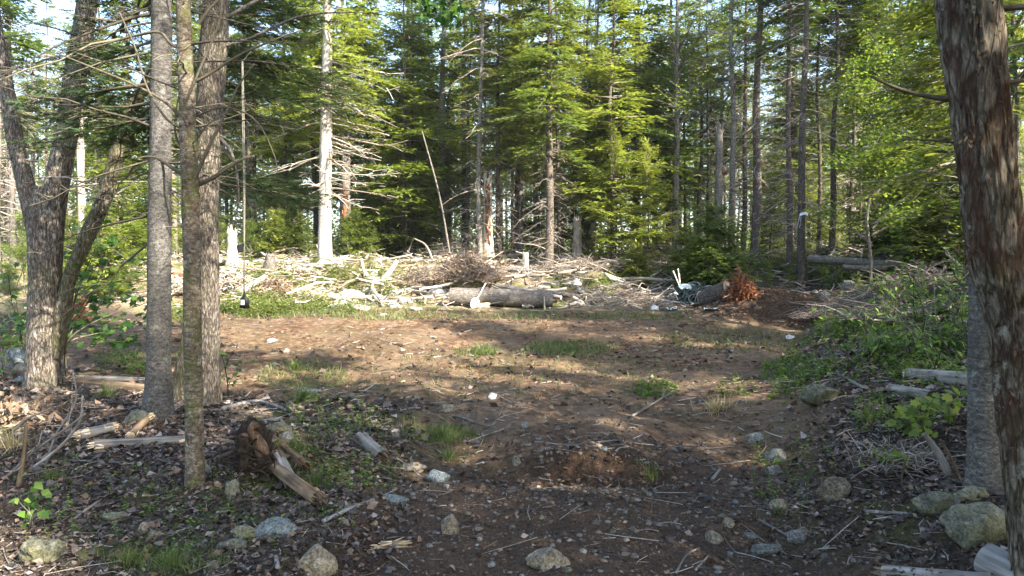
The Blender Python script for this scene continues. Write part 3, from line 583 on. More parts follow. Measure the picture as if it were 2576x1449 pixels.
YOUNG += [(60, 20.5, 2.3, 'broad_low', 'leafy shrub left behind the forked maple'), (125, 19.0, 1.7, 'broad_low', 'leafy shrub showing through the maple fork foot'), (20, 17.0, 1.4, 'broad_low', 'leafy shrub by the left picture edge'), (345, 19.3, 1.5, 'broad_low', 'sunlit leafy shrub left of the straight grey fir'), (290, 18.6, 1.1, 'broad_low', 'low sunlit shrub behind the maple sapling'), (180, 22.0, 3.0, 'fir_young', 'lit young fir behind the white dead tree'), (380, 22.5, 3.4, 'fir_young', 'lit young fir close left of the straight grey fir'),
 (560, 25.0, 1.7, 'broad_low', 'bright leafy shrub left of the tall bleached stump'), (630, 24.6, 1.5, 'broad_low', 'bright leafy shrub right of the tall bleached stump'), (715, 25.4, 1.6, 'broad_low', 'bright leafy shrub behind the short grey stump'), (775, 25.8, 1.3, 'broad_low', 'low leafy shrub at the left foot of the white spruce'), (875, 25.0, 1.4, 'broad_low', 'bright leafy shrub at the right foot of the white spruce'), (935, 25.6, 1.3, 'broad_low', 'bright leafy shrub before the dark low fir'),
 (240, 21.0, 2.6, 'broad_low', 'sunlit leafy shrub behind the leaning maple stem'), (1985, 20.6, .9, 'broad_low', 'yellow-green leafy shrub above the soil mound'), (1930, 20.2, 1.0, 'broad_low', 'yellow-green leafy shrub right of the red brush'), (2075, 19.6, .8, 'broad_low', 'low leafy shrub before the long grey log')]
for u, d, H, kind, lab in YOUNG:
    tree(kind, U(u, d), d, H, lab, 'young fir' if 'broad' not in kind else 'shrub', 'young_fir' if 'broad' not in kind else 'leafy_shrub', 'young firs on the forest floor' if 'broad' not in kind else 'leafy shrubs on the forest floor', crown_mat='fir' if ('dark' in lab or 'behind the pale' in lab) else None)
# deeper trees: nothing sets them apart
random.seed(23); np.random.seed(23)
placed = []
LAND = [(5, 'the left picture edge'), (75, 'the left maple stem'), (150, 'the right maple stem'), (209, 'the white dead tree'), (300, 'the leaning maple stem'), (400, 'the straight grey fir'), (520, 'the stout furrowed maple'), (613, 'the hanging cord'), (700, 'the short grey stump'), (818, 'the white sunlit spruce'), (872, 'the hollow snag'), (960, 'the drooping bare limbs'), (1080, 'the leaning thin pole'), (1225, 'the orange broken snag'), (1311, 'the grey middle fir trunk'), (1380, 'the thick dark fir'), (1452, 'the pale tall stump'), (1560, 'the young balsam fir'), (1700, 'the grey branching tree'), (1806, 'the burled trunk'), (1898, 'the thick straight trunk'), (2015, 'the ribboned trunk'), (2100, 'the long log left half'), (2230, 'the long log right half'), (2340, 'the bushy dark fir'), (2440, 'the massive right maple'), (2560, 'the right picture edge')]
SEEN = {}
def near_label(base, u, land=LAND):
    a, nm = min(land, key=lambda q: abs(q[0] - u)); lab = base + (', left of ' if u < a else ', right of ') + nm
    if 'picture edge' in nm: lab = base + ', near ' + nm
    return lab
def deep(n, d0, d1, kinds, label, group, Hs, umin=-150, umax=2750, sep=26, cm=None, cat='tree', name=None):
    tries = 0; k = 0
    while k < n and tries < 4000:
        tries += 1; d = d0 + (d1 - d0) * random.random() ** .8; u = random.uniform(umin, umax)
        if any(abs(u - a) < sep and abs(d - b) < 4 for a, b in placed): continue
        placed.append((u, d)); tree(random.choice(kinds), U(u, d), d, random.uniform(*Hs), near_label(label if d > .5 * (d0 + d1) else label.replace('deep in', 'inside'), u), cat, name, group, lean=(random.uniform(-.02, .02), random.uniform(-.02, .02)), crown_mat=cm); k += 1
deep(38, 29, 58, ['fir_a', 'fir_b', 'fir_c', 'fir_full'], 'green fir deep in the forest', 'firs deep in the forest', (12, 18))
deep(60, 27, 50, ['pole_a', 'pole_b', 'bare'], 'slim dark pole deep in the forest', 'slim poles deep in the forest', (11, 15), sep=18)
deep(38, 29, 60, ['broad_a', 'broad_b', 'broad_sparse'], 'leafy tree deep in the forest', 'leafy trees deep in the forest', (11, 16), umin=1100)
deep(8, 34, 60, ['broad_a', 'broad_b'], 'leafy tree deep in the forest', 'leafy trees deep in the forest', (11, 16), umin=-100, umax=1000)
deep(34, 27, 48, ['fir_young', 'broad_low'], 'low undergrowth tree deep in the forest', 'undergrowth trees deep in the forest', (2.2, 5.5), sep=20, cat='young tree', name='undergrowth_tree')
deep(16, 29, 44, ['fir_a', 'fir_c', 'fir_b'], 'bright yellow-green fir in the forest', 'bright firs deep in the forest', (13, 18), umin=500, umax=2400, sep=34, cm='fir_bright')
# unseen trees added behind and beside the camera to shade the clearing
SHADE = [(9.8, -.9, 13, 'fir_a'), (12.6, 3.4, 14, 'fir_b'), (11.0, 5.2, 11, 'fir_c'), (6.7, 1.7, 8.5, 'broad_b'), (3.5, -.7, 8.5, 'broad_b'), (15.0, .8, 17, 'fir_a'), (5.2, -2.0, 9.5, 'broad_b'), (3.0, -3.2, 9, 'broad_b'), (7.2, -.6, 9, 'broad_b'), (1.0, -3.6, 9, 'broad_b'), (-1.6, -3.6, 9, 'broad_b'), (9.0, 1.8, 8.5, 'broad_b'), (-4.2, -3.6, 9, 'broad_b'), (10.2, 4.8, 8.5, 'broad_b'), (6.2, -5.0, 11, 'fir_c'),
         (7.8, -3.4, 14.5, 'fir_b'), (10.6, -4.6, 17, 'fir_a'), (5.0, -7.5, 15.5, 'fir_b'), (11.8, .8, 13, 'fir_b'), (2.0, -9.0, 15, 'fir_a'), (9.2, -10.5, 18, 'fir_a'), (-3.0, -9.0, 16, 'fir_b'), (14.4, -3.0, 16, 'fir_a'), (13.5, -8.5, 18, 'fir_b'), (6.5, -13, 19, 'fir_a'),
         (12.2, 6.4, 12.5, 'broad_a'), (15.5, 5.0, 15, 'fir_a'), (13.8, 10.0, 13, 'fir_c'), (16.5, 13.0, 14, 'broad_b'), (19.0, 9.0, 15, 'fir_b'), (14.5, 17.0, 13, 'fir_b'), (18, 19, 14, 'pole_a'), (-9.5, 2.5, 10, 'fir_c'), (-12.5, 9.0, 11, 'fir_a')]
for x, y, H, kind in SHADE:
    tree(kind, x, y, H, 'unseen tree added beside the clearing to shade it', group='unseen shade trees added on the camera side of the clearing')
#@@FORE
# ------------------------------------------------------------------ foreground trees
def local(pts, o): return [(p[0] - o[0], p[1] - o[1], p[2] - o[2]) for p in pts]
def uvpath(uvs, d): return [P(u, v, d) for u, v in uvs]
def wd(w, d): return w / 2 / F * d
FG = 'large trunks framing the clearing'
def over_crown(root, kind, H, z0, mat=None, rz=0, k=None):
    d = proto(kind); k = k or H / d['H']
    for nm, me in (('crown', d['crown'][0]), ('limbs', d['crown'][1])):
        o = mkobj(nm, me, root, kind='stuff' if nm == 'limbs' else None); o.scale = (k,) * 3; o.location = z0; o.rotation_euler = (0, 0, rz)
def fg_limb(mb, root, uvs, d, w0, w1, n=16, seg=8, seed=1, lump=.08):
    stem(mb, local(uvpath(uvs, d), root.location), [wd(w0, d), wd((w0 + w1) / 2, d), wd(w1, d)], n, seg, seed, 0, 4, lump, cap=True)

# forked maple on the left
d = 9.3; b = at(108, 975); root = thing('maple_tree', 'grey maple on the left forking into two thick stems and a leaning one', 'tree', b, FG); d = b.y
mb = MB(); lo = lambda uv: local(uvpath(uv, d), b)
stem(mb, lo([(108, 1010), (107, 900), (112, 760), (114, 650), (112, 540), (118, 470)]), [wd(78, d), wd(74, d), wd(72, d), wd(76, d), wd(78, d), wd(55, d)], 120, 44, 3, .07, 9, .05, .22)
stem(mb, lo([(122, 640), (132, 520), (150, 420), (172, 300), (193, 160), (218, 20), (240, -300), (250, -800)]), [wd(62, d), wd(60, d), wd(56, d), wd(52, d), wd(50, d), wd(48, d), wd(36, d), wd(12, d)], 150, 36, 8, .06, 8, .05)
stem(mb, lo([(100, 640), (85, 545), (62, 450), (40, 360), (24, 260), (6, 160), (-20, 0), (-70, -500)]), [wd(48, d), wd(46, d), wd(42, d), wd(38, d), wd(36, d), wd(34, d), wd(30, d), wd(8, d)], 130, 32, 14, .06, 8, .06)
mb.obj('trunk', M['maple_bark'], root)
mb = MB(); stem(mb, lo([(140, 900), (155, 790), (178, 690), (205, 630), (232, 570), (262, 500), (290, 400), (312, 300), (345, 245), (395, 180), (420, 60), (430, -400)]), [wd(34, d), wd(40, d), wd(36, d), wd(38, d), wd(40, d), wd(36, d), wd(36, d), wd(36, d), wd(30, d), wd(30, d), wd(26, d), wd(8, d)], 150, 28, 19, .05, 7, .12)
mb.obj('leaning_stem', M['mossy_bark'], root)
over_crown(root, 'broad_sparse', 8, (.3, 0, 4.0), rz=1)
np.random.seed(5); mb = MB(); n = 14; z = np.random.uniform(2.2, 5.2, n); dead_limbs(mb, z, np.random.choice([0, .3, 2.9, 3.3, -.3], n) + np.random.normal(0, .3, n), np.random.uniform(.9, 2.2, n), np.radians(np.random.uniform(-15, 30, n)), .2, 8, .007, rmin=.004); mb.obj('dead_branches', M['twig'], root, kind='stuff')

# fir trunk
b = at(398, 1052); d = b.y; root = thing('fir_tree', 'straight grey fir trunk with dark boughs, left of the mossy birch', 'tree', b, FG); lo = lambda uv: local(uvpath(uv, d), b)
mb = MB(); stem(mb, lo([(397, 1085), (399, 900), (401, 600), (404, 300), (406, 0), (410, -700), (412, -1700)]), [wd(66, d), wd(57, d), wd(55, d), wd(51, d), wd(47, d), wd(34, d), wd(6, d)], 220, 36, 23, .025, 6, .035, .38, vs=2); mb.obj('trunk', M['fir_bark'], root)
np.random.seed(31); mb, mw = MB(), MB()
n = 12; z = np.random.uniform(3.0, 5.6, n); az = np.random.normal(2.7, .45, n); Lb = np.random.uniform(1.2, 2.2, n)
boughs(mb, mw, z, az, Lb, np.radians(np.random.uniform(-16, 6, n)), .16, 13, 5, .42, True)
n = 34; f = np.random.rand(n); boughs(mb, mw, 5.6 + 5.5 * f, np.random.rand(n) * 6.283, 1.4 * (1 - f) ** .8 + .2, np.radians(-5 + 45 * f), .2, 9, 4, .5)
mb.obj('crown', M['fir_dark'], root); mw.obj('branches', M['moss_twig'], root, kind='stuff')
mb = MB(); n = 34; z = np.random.uniform(1.9, 5.2, n); dead_limbs(mb, z, np.random.rand(n) * 6.283, np.random.uniform(.5, 2.0, n), np.radians(np.random.uniform(-28, 22, n)), .18, 9, .007, rmin=.0035); mb.obj('dead_branches', M['moss_twig'], root, kind='stuff')

# fir close behind the stout maple: its dark boughs hang to the right of it
b = Vector((U(532, 10.6), 10.6, gz(U(532, 10.6), 10.6))); root = thing('fir_tree', 'dark fir boughs reaching right from a stem hidden behind the stout maple', 'tree', b, FG)
mb = MB(); stem(mb, [(0, 0, -.2), (.02, 0, 3), (.05, 0, 7), (.05, 0, 12)], [.11, .10, .07, .02], 40, 14, 33, .03, 5, .04, .3); mb.obj('trunk', M['fir_bark'], root)
np.random.seed(32); mb, mw = MB(), MB(); n = 26; z = np.random.uniform(2.7, 6.4, n); az = np.random.normal(.05, .55, n); boughs(mb, mw, z, az, np.random.uniform(1.2, 2.5, n), np.radians(np.random.uniform(-16, 6, n)), .16, 13, 5, .42, True)
n = 30; f = np.random.rand(n); boughs(mb, mw, 6.4 + 4.5 * f, np.random.rand(n) * 6.283, 1.5 * (1 - f) ** .8 + .2, np.radians(-5 + 45 * f), .2, 9, 4, .5)
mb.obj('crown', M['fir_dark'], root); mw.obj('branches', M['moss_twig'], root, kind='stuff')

# mossy birch, thin and nearest on the left
b = at(490, 1222); d = b.y; root = thing('birch_tree', 'slender mossy birch trunk with patched bark, nearest on the left', 'tree', b, FG); lo = lambda uv: local(uvpath(uv, d), b)
mb = MB(); stem(mb, lo([(492, 1265), (490, 1120), (486, 900), (483, 700), (478, 480), (470, 250), (461, 0), (452, -500), (445, -1500)]), [wd(46, d), wd(45, d), wd(44, d), wd(43, d), wd(42, d), wd(39, d), wd(35, d), wd(26, d), wd(6, d)], 240, 32, 41, .03, 5, .05, .35, vs=2); mb.obj('trunk', M['birch_bark'], root)
mb = MB()
for i, (uv, w0, w1) in enumerate([([(485, 470), (540, 445), (600, 405), (640, 392)], 15, 5), ([(478, 455), (430, 420), (385, 395), (330, 400)], 11, 4), ([(487, 455), (530, 360), (570, 280), (600, 215), (640, 160)], 12, 3), ([(478, 400), (445, 350), (440, 300), (450, 240)], 8, 3),
        ([(470, 130), (430, 110), (395, 80), (300, 100), (210, 130)], 11, 3), ([(478, 210), (520, 190), (600, 140), (690, 100), (760, 75)], 11, 3), ([(500, 60), (530, 20), (570, -20)], 10, 5), ([(470, 320), (420, 260), (330, 210), (220, 165), (160, 140)], 9, 3), ([(480, 560), (520, 530), (545, 545), (600, 560)], 5, 2), ([(470, 250), (500, 180), (550, 60), (560, -30)], 8, 4), ([(474, 330), (420, 300), (370, 220), (340, 120), (300, 30)], 8, 3), ([(476, 300), (560, 270), (640, 300), (690, 390), (700, 460)], 6, 2)]):
    fg_limb(mb, root, uv, d + random.uniform(-.1, .1), w0, w1, 18, 8, 50 + i, .15)
np.random.seed(8); n = 22; z = np.random.uniform(2.6, 4.6, n); dead_limbs(mb, z, np.random.rand(n) * 6.283, np.random.uniform(.4, 1.3, n), np.radians(np.random.uniform(-20, 45, n)), .1, 8, .006, rmin=.0025)
mb.obj('limbs', M['moss_twig'], root, kind='stuff')
over_crown(root, 'broad_sparse', 6, (-.1, 0, 4.2), rz=2)

# maple behind the birch with a leaning mossy stem at its foot
b = at(521, 1020); d = b.y; root = thing('maple_tree', 'stout furrowed maple trunk close behind the mossy birch', 'tree', b, FG); lo = lambda uv: local(uvpath(uv, d), b)
mb = MB(); stem(mb, lo([(520, 1065), (521, 900), (522, 700), (517, 540), (523, 380), (533, 180), (543, 0), (556, -600), (560, -1500)]), [wd(66, d), wd(60, d), wd(60, d), wd(62, d), wd(66, d), wd(68, d), wd(66, d), wd(44, d), wd(8, d)], 240, 44, 61, .06, 9, .05, .32); mb.obj('trunk', M['maple_bark'], root)
mb = MB(); stem(mb, lo([(446, 1120), (452, 1040), (462, 940), (478, 840), (500, 720), (515, 600)]), [wd(60, d), wd(48, d), wd(44, d), wd(42, d), wd(36, d), wd(20, d)], 90, 32, 65, .08, 8, .06, .3); mb.obj('leaning_stem', M['mossy_bark'], root)
mb = MB()
for i, uv in enumerate([[(540, 60), (700, -20), (900, -60), (1060, -30), (1140, 10)], [(540, 120), (620, 100), (760, 40), (900, 30)], [(530, 330), (580, 380), (600, 480), (590, 570)]]): fg_limb(mb, root, uv, d, 12, 3, 20, 8, 70 + i)
mb.obj('limbs', M['grey_bark'], root, kind='stuff')
np.random.seed(9); mb = MB(); c = np.array([list(P(u, v, d)) for u, v in [(1060, -10), (1090, 10), (1110, 15), (1140, 10), (1150, 25), (1120, 40), (1070, 20)]]) - np.array(b); k = np.random.randint(0, len(c), 110)
blades(mb, c[k] + np.random.normal(0, .09, (110, 3)), rdirs(110, -.9, .1), rdirs(110, -.2, 1), np.random.uniform(.07, .12, 110), .10, bend=.15, shape='maple'); mb.obj('leaves', M['leaf_dark'], root)
over_crown(root, 'broad_sparse', 8, (0, 0, 4.0), rz=3)

# old maple on the right, very near
d = 3.7; b = P(2628, 1480, d); b = Vector((b.x, d, gz(b.x, d))); root = thing('maple_tree', 'massive rough-barked maple trunk on the right, nearest to the camera', 'tree', b, FG); lo = lambda uv: local(uvpath(uv, d), b)
mb = MB(); stem(mb, lo([(2635, 1560), (2622, 1430), (2604, 1258), (2578, 990), (2556, 816), (2510, 640), (2480, 420), (2456, 210), (2436, 0), (2400, -400), (2380, -1500), (2370, -2600)]), [wd(w, d) for w in (150, 138, 132, 130, 128, 136, 134, 132, 142, 128, 90, 20)], 420, 110, 81, .13, 9, .08, .2); mb.obj('trunk', M['old_maple_bark'], root)
mb = MB()
for i, (uv, w0, w1) in enumerate([([(2440, 255), (2370, 248), (2300, 235), (2240, 215), (2185, 190)], 16, 5), ([(2470, 20), (2530, 20), (2600, 15)], 22, 14), ([(2500, 210), (2560, 205), (2620, 190)], 18, 8), ([(2470, 360), (2400, 358), (2330, 352), (2270, 350)], 9, 3)]): fg_limb(mb, root, uv, d + .05, w0, w1, 20, 10, 90 + i)
mb.obj('limbs', M['moss_twig'], root, kind='stuff')
mb = MB(); np.random.seed(4)
for (u, v, w, h) in [(2545, 930, 60, 120), (2470, 90, 40, 60), (2440, 340, 50, 40), (2440, 640, 30, 30)]:
    p = P(u, v, d - .13) - b; n = 26
    blades(mb, np.array(p) + np.random.normal(0, 1, (n, 3)) * [wd(w, d), .015, wd(h, d)], rdirs(n, -1, 1) * [.4, .3, 1], np.array([0, -1.0, .2]) + np.random.normal(0, .4, (n, 3)), np.random.uniform(.02, .06, n), .014, bend=.2)
M['bark_plate'] = bark_mat('loose_bark', (.02, .012, .008), (.075, .045, .028), (.16, .11, .075), .3, 40); mb.obj('bark_flakes', M['bark_plate'], root)['kind'] = 'stuff'
over_crown(root, 'broad_a', 12, (-.4, 0, 3.2), rz=4)

# grey trunk behind it
b = at(2478, 1238); d = b.y; root = thing('fir_tree', 'smooth grey trunk standing just behind the massive right maple', 'tree', b, FG); lo = lambda uv: local(uvpath(uv, d), b)
mb = MB(); stem(mb, lo([(2480, 1280), (2474, 1000), (2474, 760), (2480, 500), (2484, 0), (2486, -700), (2486, -1800)]), [wd(w, d) for w in (78, 68, 64, 62, 58, 36, 8)], 200, 36, 101, .02, 6, .03, .4, vs=2); mb.obj('trunk', M['fir_bark'], root)
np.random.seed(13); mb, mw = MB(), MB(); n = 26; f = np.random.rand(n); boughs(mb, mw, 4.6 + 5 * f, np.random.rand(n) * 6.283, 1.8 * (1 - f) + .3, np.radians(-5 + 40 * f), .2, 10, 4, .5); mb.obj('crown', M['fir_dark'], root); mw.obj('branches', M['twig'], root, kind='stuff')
# firs and a leafy tree between the right trunk and the forest: boughs hang into the upper right
b = Vector((U(2440, 12.5), 12.5, gz(U(2440, 12.5), 12.5))); root = thing('fir_tree', 'dark fir with long drooping boughs left of the massive right maple', 'tree', b, 'trees along the forest edge')
mb = MB(); stem(mb, [(0, 0, -.3), (.05, 0, 4), (0, 0, 8), (0, 0, 13)], [.12, .10, .07, .02], 40, 14, 9, .04, 5, .05, .3); mb.obj('trunk', M['spruce_bark'], root)
np.random.seed(14); mb, mw = MB(), MB(); n = 64; f = np.random.rand(n); boughs(mb, mw, 2.5 + 9 * f, np.random.normal(3.0, 1.0, n), 2.5 * (1 - f) ** .7 * np.random.uniform(.6, 1.1, n) + .2, np.radians(-10 + 45 * f), .16, 12, 5, .36, False); mb.obj('crown', M['fir'], root); mw.obj('branches', M['twig'], root, kind='stuff')
mb = MB(); n = 30; dead_limbs(mb, np.random.uniform(1.0, 4.5, n), np.random.normal(3, 1, n), np.random.uniform(.6, 2.0, n), np.radians(np.random.uniform(-15, 15, n)), .15, 6, .007, rmin=.004); mb.obj('dead_branches', M['twig'], root, kind='stuff')
tree('broad_low', U(2190, 17.0), 17.0, 6.0, 'leafy green maple over the right bank, before the dark poles', group='trees along the forest edge', crown_scale=1.0, rz=1.0)
tree('broad_sparse', U(2270, 19.5), 19.5, 9.5, 'tall leafy tree above the right end of the long grey log', group='trees along the forest edge', rz=2.2)

# ------------------------------------------------------------------ snags, burl, leaning poles, stumps
def jag_top(mb, x, y, z, r, n=9, h=.25, mat=0):
    for i in range(n):
        a = 6.283 * i / n + random.uniform(-.2, .2); o = np.array([[x + math.cos(a) * r * .75, y + math.sin(a) * r * .75, z - .06]]); tubes(mb, np.stack([o[0], o[0] + [random.uniform(-.2, .2) * r, random.uniform(-.2, .2) * r, random.uniform(.3, 1) * h]])[None], [[r * .33, r * .05]], 4, .5, mat)
def snag(name, label, u, v, d, w, h_uv, mats, cat='snag', hollow=None, lean=0.0, jag=.3, flare=.5, group=None, ridge=.08):
    x = U(u, d); z0 = gz(x, d); root = thing(name, label, cat, (x, d, z0), group); H = max(.1, (P(u, h_uv, d).z - z0)); r = wd(w, d)
    mb = MB(); pa = stem(mb, [(0, 0, -.2), (lean * .5, 0, H * .5), (lean, 0, H)], [r * 1.15, r, r * .92], 40, 20, u, ridge, 5, .08, flare); jag_top(mb, lean, 0, H, r, 9, jag); mb.obj('trunk', M[mats[0]], root)
    if hollow:                                     # exposed rotten heartwood, a ragged strip let into the front
        mb = MB(); z1, z2 = hollow; n = 26
        for k in range(n):
            z = z1 + (z2 - z1) * k / n; a = -math.pi / 2 + random.uniform(-.5, .5); o = np.array([lean * z / H + math.cos(a) * r * .93, math.sin(a) * r * .93, z]); tubes(mb, np.stack([o, o + [0, -.02, random.uniform(.1, .25)], o + [0, 0, random.uniform(.3, .45)]])[None], [[.02, r * .32, .015]], 5, random.random())
        mb.obj('rotten_heartwood', M['rot_wood'], root)
    return root
random.seed(31)
snag('broken_snag', 'tall broken snag with bright orange rotten wood in the middle', 1228, 612, 25.0, 23, 450, ('dead_wood',), hollow=(.4, 2.6), jag=.5, flare=.8)
snag('broken_snag', 'hollow weathered snag right of the white sunlit spruce', 872, 605, 26.0, 24, 405, ('grey_wood',), hollow=(.5, 2.4), jag=.3)
snag('tree_stump', 'tall pale stump in the middle of the forest edge', 1452, 645, 24.5, 22, 552, ('dead_wood',), 'stump', flare=.8)
snag('tree_stump', 'tall bleached white stump with splintered top on the left', 585, 672, 22.5, 25, 585, ('dead_wood',), 'stump', jag=.35)
snag('tree_stump', 'short grey leaning stump right of the bleached stump', 676, 684, 22.0, 26, 640, ('grey_bark',), 'stump', lean=.08, jag=.15)
snag('tree_stump', 'short orange cut stump behind the white boulder', 1082, 705, 21.0, 14, 682, ('brown_wood',), 'stump', jag=.08)
snag('tree_stump', 'low pale stump with torn top behind the cut logs', 1322, 662, 23.5, 16, 636, ('dead_wood',), 'stump', jag=.1)
snag('tree_stump', 'bleached stump left of the massive right maple', 2435, 720, 14.0, 20, 640, ('grey_wood',), 'stump', flare=.6)
snag('dead_tree', 'white dead trunk standing behind the forked maple', 209, 585, 22.0, 18, 190, ('dead_wood',), 'dead tree', jag=.4, ridge=.03)
r0 = snag('broken_snag', 'grey broken trunk with a round burl, right of the branching tree', 1806, 620, 24.0, 20, 330, ('grey_bark',), 'dead tree', jag=.4)
mb = MB(); bp = P(1822, 428, 24.0) - r0.location; th = np.linspace(0, 6.283, 17)[:-1]
for k, rr in enumerate((.20, .15, .10)):
    ring = np.stack([bp.x + rr * np.cos(th), np.full(16, bp.y - .03 * k), bp.z + rr * .95 * np.sin(th)], 1); ring = np.vstack([ring, ring[:1]]); tubes(mb, ring[None], np.full((1, 17), .075 - .012 * k), 8, .4 + .2 * k)
stem(mb, [(bp.x - .33, bp.y + .1, bp.z - .1), (bp.x, bp.y, bp.z), (bp.x + .1, bp.y, bp.z + .1)], [.14, .20, .12], 10, 12, 3); mb.obj('burl', M['brown_wood'], r0)
tree('bare', U(1836, 25.0), 25.0, 16, 'bare grey trunk rising above the burl', group='trees along the forest edge', r=wd(16, 25), bark='grey_bark')
def pole(name, label, pts, r0, r1, mat, cat='fallen branch', group=None, n=24, seg=9, seed=1, lump=.08, ridge=.03, twigs=0):
    o = Vector(pts[0]); root = thing(name, label, cat, o, group); loc_ = local(pts, o); ax = (Vector(loc_[-1]) - Vector(loc_[0])).normalized(); q = Vector((0, 0, 1)).rotation_difference(ax); qi = q.inverted(); root.rotation_mode = 'QUATERNION'; root.rotation_quaternion = q
    mb = MB(); pa = stem(mb, [qi @ Vector(p) for p in loc_], [r0, (r0 + r1) / 2, r1], n, seg, seed, ridge, 4, lump); mb.f.setdefault((seg, 0), []).append(np.arange(seg)[::-1][None])
    mb.obj('wood', M[mat], root)
    if twigs:
        mb = MB(); i = np.random.randint(n // 4, n, twigs); dd = rdirs(twigs); dd[:, 2] = np.abs(dd[:, 2]); l = np.random.uniform(.1, .4, (twigs, 1)); tubes(mb, np.stack([pa[i], pa[i] + dd * l * .5, pa[i] + dd * l + np.random.normal(0, .05, dd.shape)], 1), np.broadcast_to([r1 * .6, r1 * .4, r1 * .25], (twigs, 3)), 4); mb.obj('twigs', M['twig'], root, kind='stuff')
    return root
pole('leaning_pole', 'thin pale leaning pole left of the orange snag', [P(1132, 640, 23.5), P(1105, 490, 23.8), P(1062, 330, 24.3)], .04, .022, 'grey_bark', 'dead tree', n=40)
# ------------------------------------------------------------------ logs
def log(name, label, A, B, r0, r1, mat, cat='log', cut='cut_wood', seed=1, ridge=.05, lump=.05, group='logs', seg=26, n=60, knots=0, bark_flare=0, broken=False):
    A, B = Vector(A), Vector(B); root = thing(name, label, cat, A, group); ax = B - A; L = ax.length; root.rotation_mode = 'QUATERNION'; root.rotation_quaternion = Vector((0, 0, 1)).rotation_difference(ax.normalized())
    mb = MB(); stem(mb, [(0, 0, 0), (random.uniform(-.01, .01) * L, random.uniform(-.01, .01) * L, L / 2), (0, 0, L)], [r0, (r0 + r1) / 2, r1], n, seg, seed, ridge, 6, lump, cap=False)
    bk = mb.obj('bark', M[mat], root)
    if knots:
        for k in range(knots):
            mb = MB(); a = random.uniform(0, 6.28); z = random.uniform(.1, .9) * L; rr = r0 + (r1 - r0) * z / L; c, s_ = math.cos(a), math.sin(a); tubes(mb, np.array([[[c * rr * .9, s_ * rr * .9, z], [c * rr * 1.03, s_ * rr * 1.03, z], [c * rr * 1.06, s_ * rr * 1.06, z]]]), [[.045, .04, .012]], 8, .5, cap=True); mb.obj('knot', M['dead_wood'], bk)
    if broken:
        for z, r_, dn in ((0.0, r0, -1), (L, r1, 1)):
            mb = MB(); n_ = 34; a = np.random.rand(n_) * 6.283; q = np.sqrt(np.random.rand(n_)) * r_ * .86; o_ = np.stack([q * np.cos(a), q * np.sin(a), np.full(n_, z - dn * .08)], 1); e_ = o_ + np.stack([np.random.normal(0, .008, n_), np.random.normal(0, .008, n_), dn * (.06 + np.random.rand(n_) * .09)], 1); tubes(mb, np.stack([o_, (o_ + e_) / 2, e_], 1), np.random.uniform(.5, 1.1, (n_, 1)) * r_ * np.array([[.26, .24, .06]]), 5); mb.obj('broken_end', M[cut], root, kind='stuff')
        return root
    for z, r_, dn in ((0.004, r0, -1), (L - .004, r1, 1)):
        mb = MB(); k = 22; th = np.linspace(0, 6.283, k, endpoint=False); rings = [0.02, .35, .7, 1.0]; V = [[0, 0, z + dn * .012]]
        for q in rings[1:]: V += [[math.cos(t) * r_ * q * .985, math.sin(t) * r_ * q * .985, z + dn * (.012 - .012 * q) + random.uniform(-.003, .003)] for t in th]
        Fc = [[0, 1 + i, 1 + (i + 1) % k] for i in range(k)]; mb.add(V, Fc if dn > 0 else [f[::-1] for f in Fc], .5)
        Q = [[1 + j * k + i, 1 + (j + 1) * k + i, 1 + (j + 1) * k + (i + 1) % k, 1 + j * k + (i + 1) % k] for j in range(2) for i in range(k)]; mb.f.setdefault((4, 0), []).append(np.array(Q if dn > 0 else [f[::-1] for f in Q]))
        mb.obj('cut_end', M[cut], root)
    return root
def gp(u, v, up=0.0): p = at(u, v); p.z += up; return p
random.seed(7); np.random.seed(7)
dl = at(1260, 776).y + .25
def lay(u, d, up, v=None): x = U(u, d); return Vector((x, d, float(ground(np.array([x]), np.array([d]), False)[0]) + up))
log('cut_log', 'big grey cut log lying at the far edge of the bare soil', lay(1132, dl, .25), lay(1390, dl, .23), .255, .245, 'grey_bark', seed=5, ridge=.06, knots=5)
d2 = at(1800, 770).y + .3
log('cut_log', 'thick cut log with a pale sawn end beside the hose tangle', lay(1768, d2 + .75, .26), lay(1834, d2 + .2, .25), .235, .235, 'spruce_bark', seed=8)
d3 = 19.5
log('fallen_log', 'long grey fallen log on the bank at the forest edge', P(2035, 651, 20.5), P(2268, 668, 18.9), .125, .11, 'grey_bark', seed=12, knots=2)
log('fallen_log', 'short brown-ended log under the long grey log', P(2120, 672, 19.3), P(2232, 675, 18.8), .085, .075, 'grey_bark', cut='brown_wood', seed=13)
log('fallen_log', 'grey log pointing at the massive right maple', gp(2285, 948, .03), gp(2470, 975, .05), .075, .085, 'grey_wood', seed=14, broken=True)
log('fallen_log', 'shorter grey log below the one pointing at the maple', gp(2238, 985, .03), gp(2345, 1008, .03), .05, .055, 'grey_wood', cut='brown_wood', seed=15, broken=True)
log('cut_log', 'smooth pale barkless cut log in the bottom right corner', gp(2480, 1432, .03), gp(2640, 1500, .02), .105, .095, 'pale_wood', cut='pale_wood', seed=16, ridge=.015, lump=.02)
log('fallen_log', 'weathered olive-brown log along the bottom right edge', gp(2222, 1446, -.01), gp(2500, 1478, -.01), .05, .075, 'grey_wood', cut='brown_wood', seed=17, ridge=.1, broken=True)
log('fallen_log', 'long grey barkless log left of the mossy birch', gp(240, 1132, .03), gp(475, 1118, .03), .055, .045, 'grey_wood', seed=18, ridge=.08, broken=True)
log('fallen_log', 'brown log lying right of the forked maple foot', gp(188, 968, .04), gp(368, 985, .04), .07, .06, 'brown_wood', seed=19, ridge=.12, broken=True)
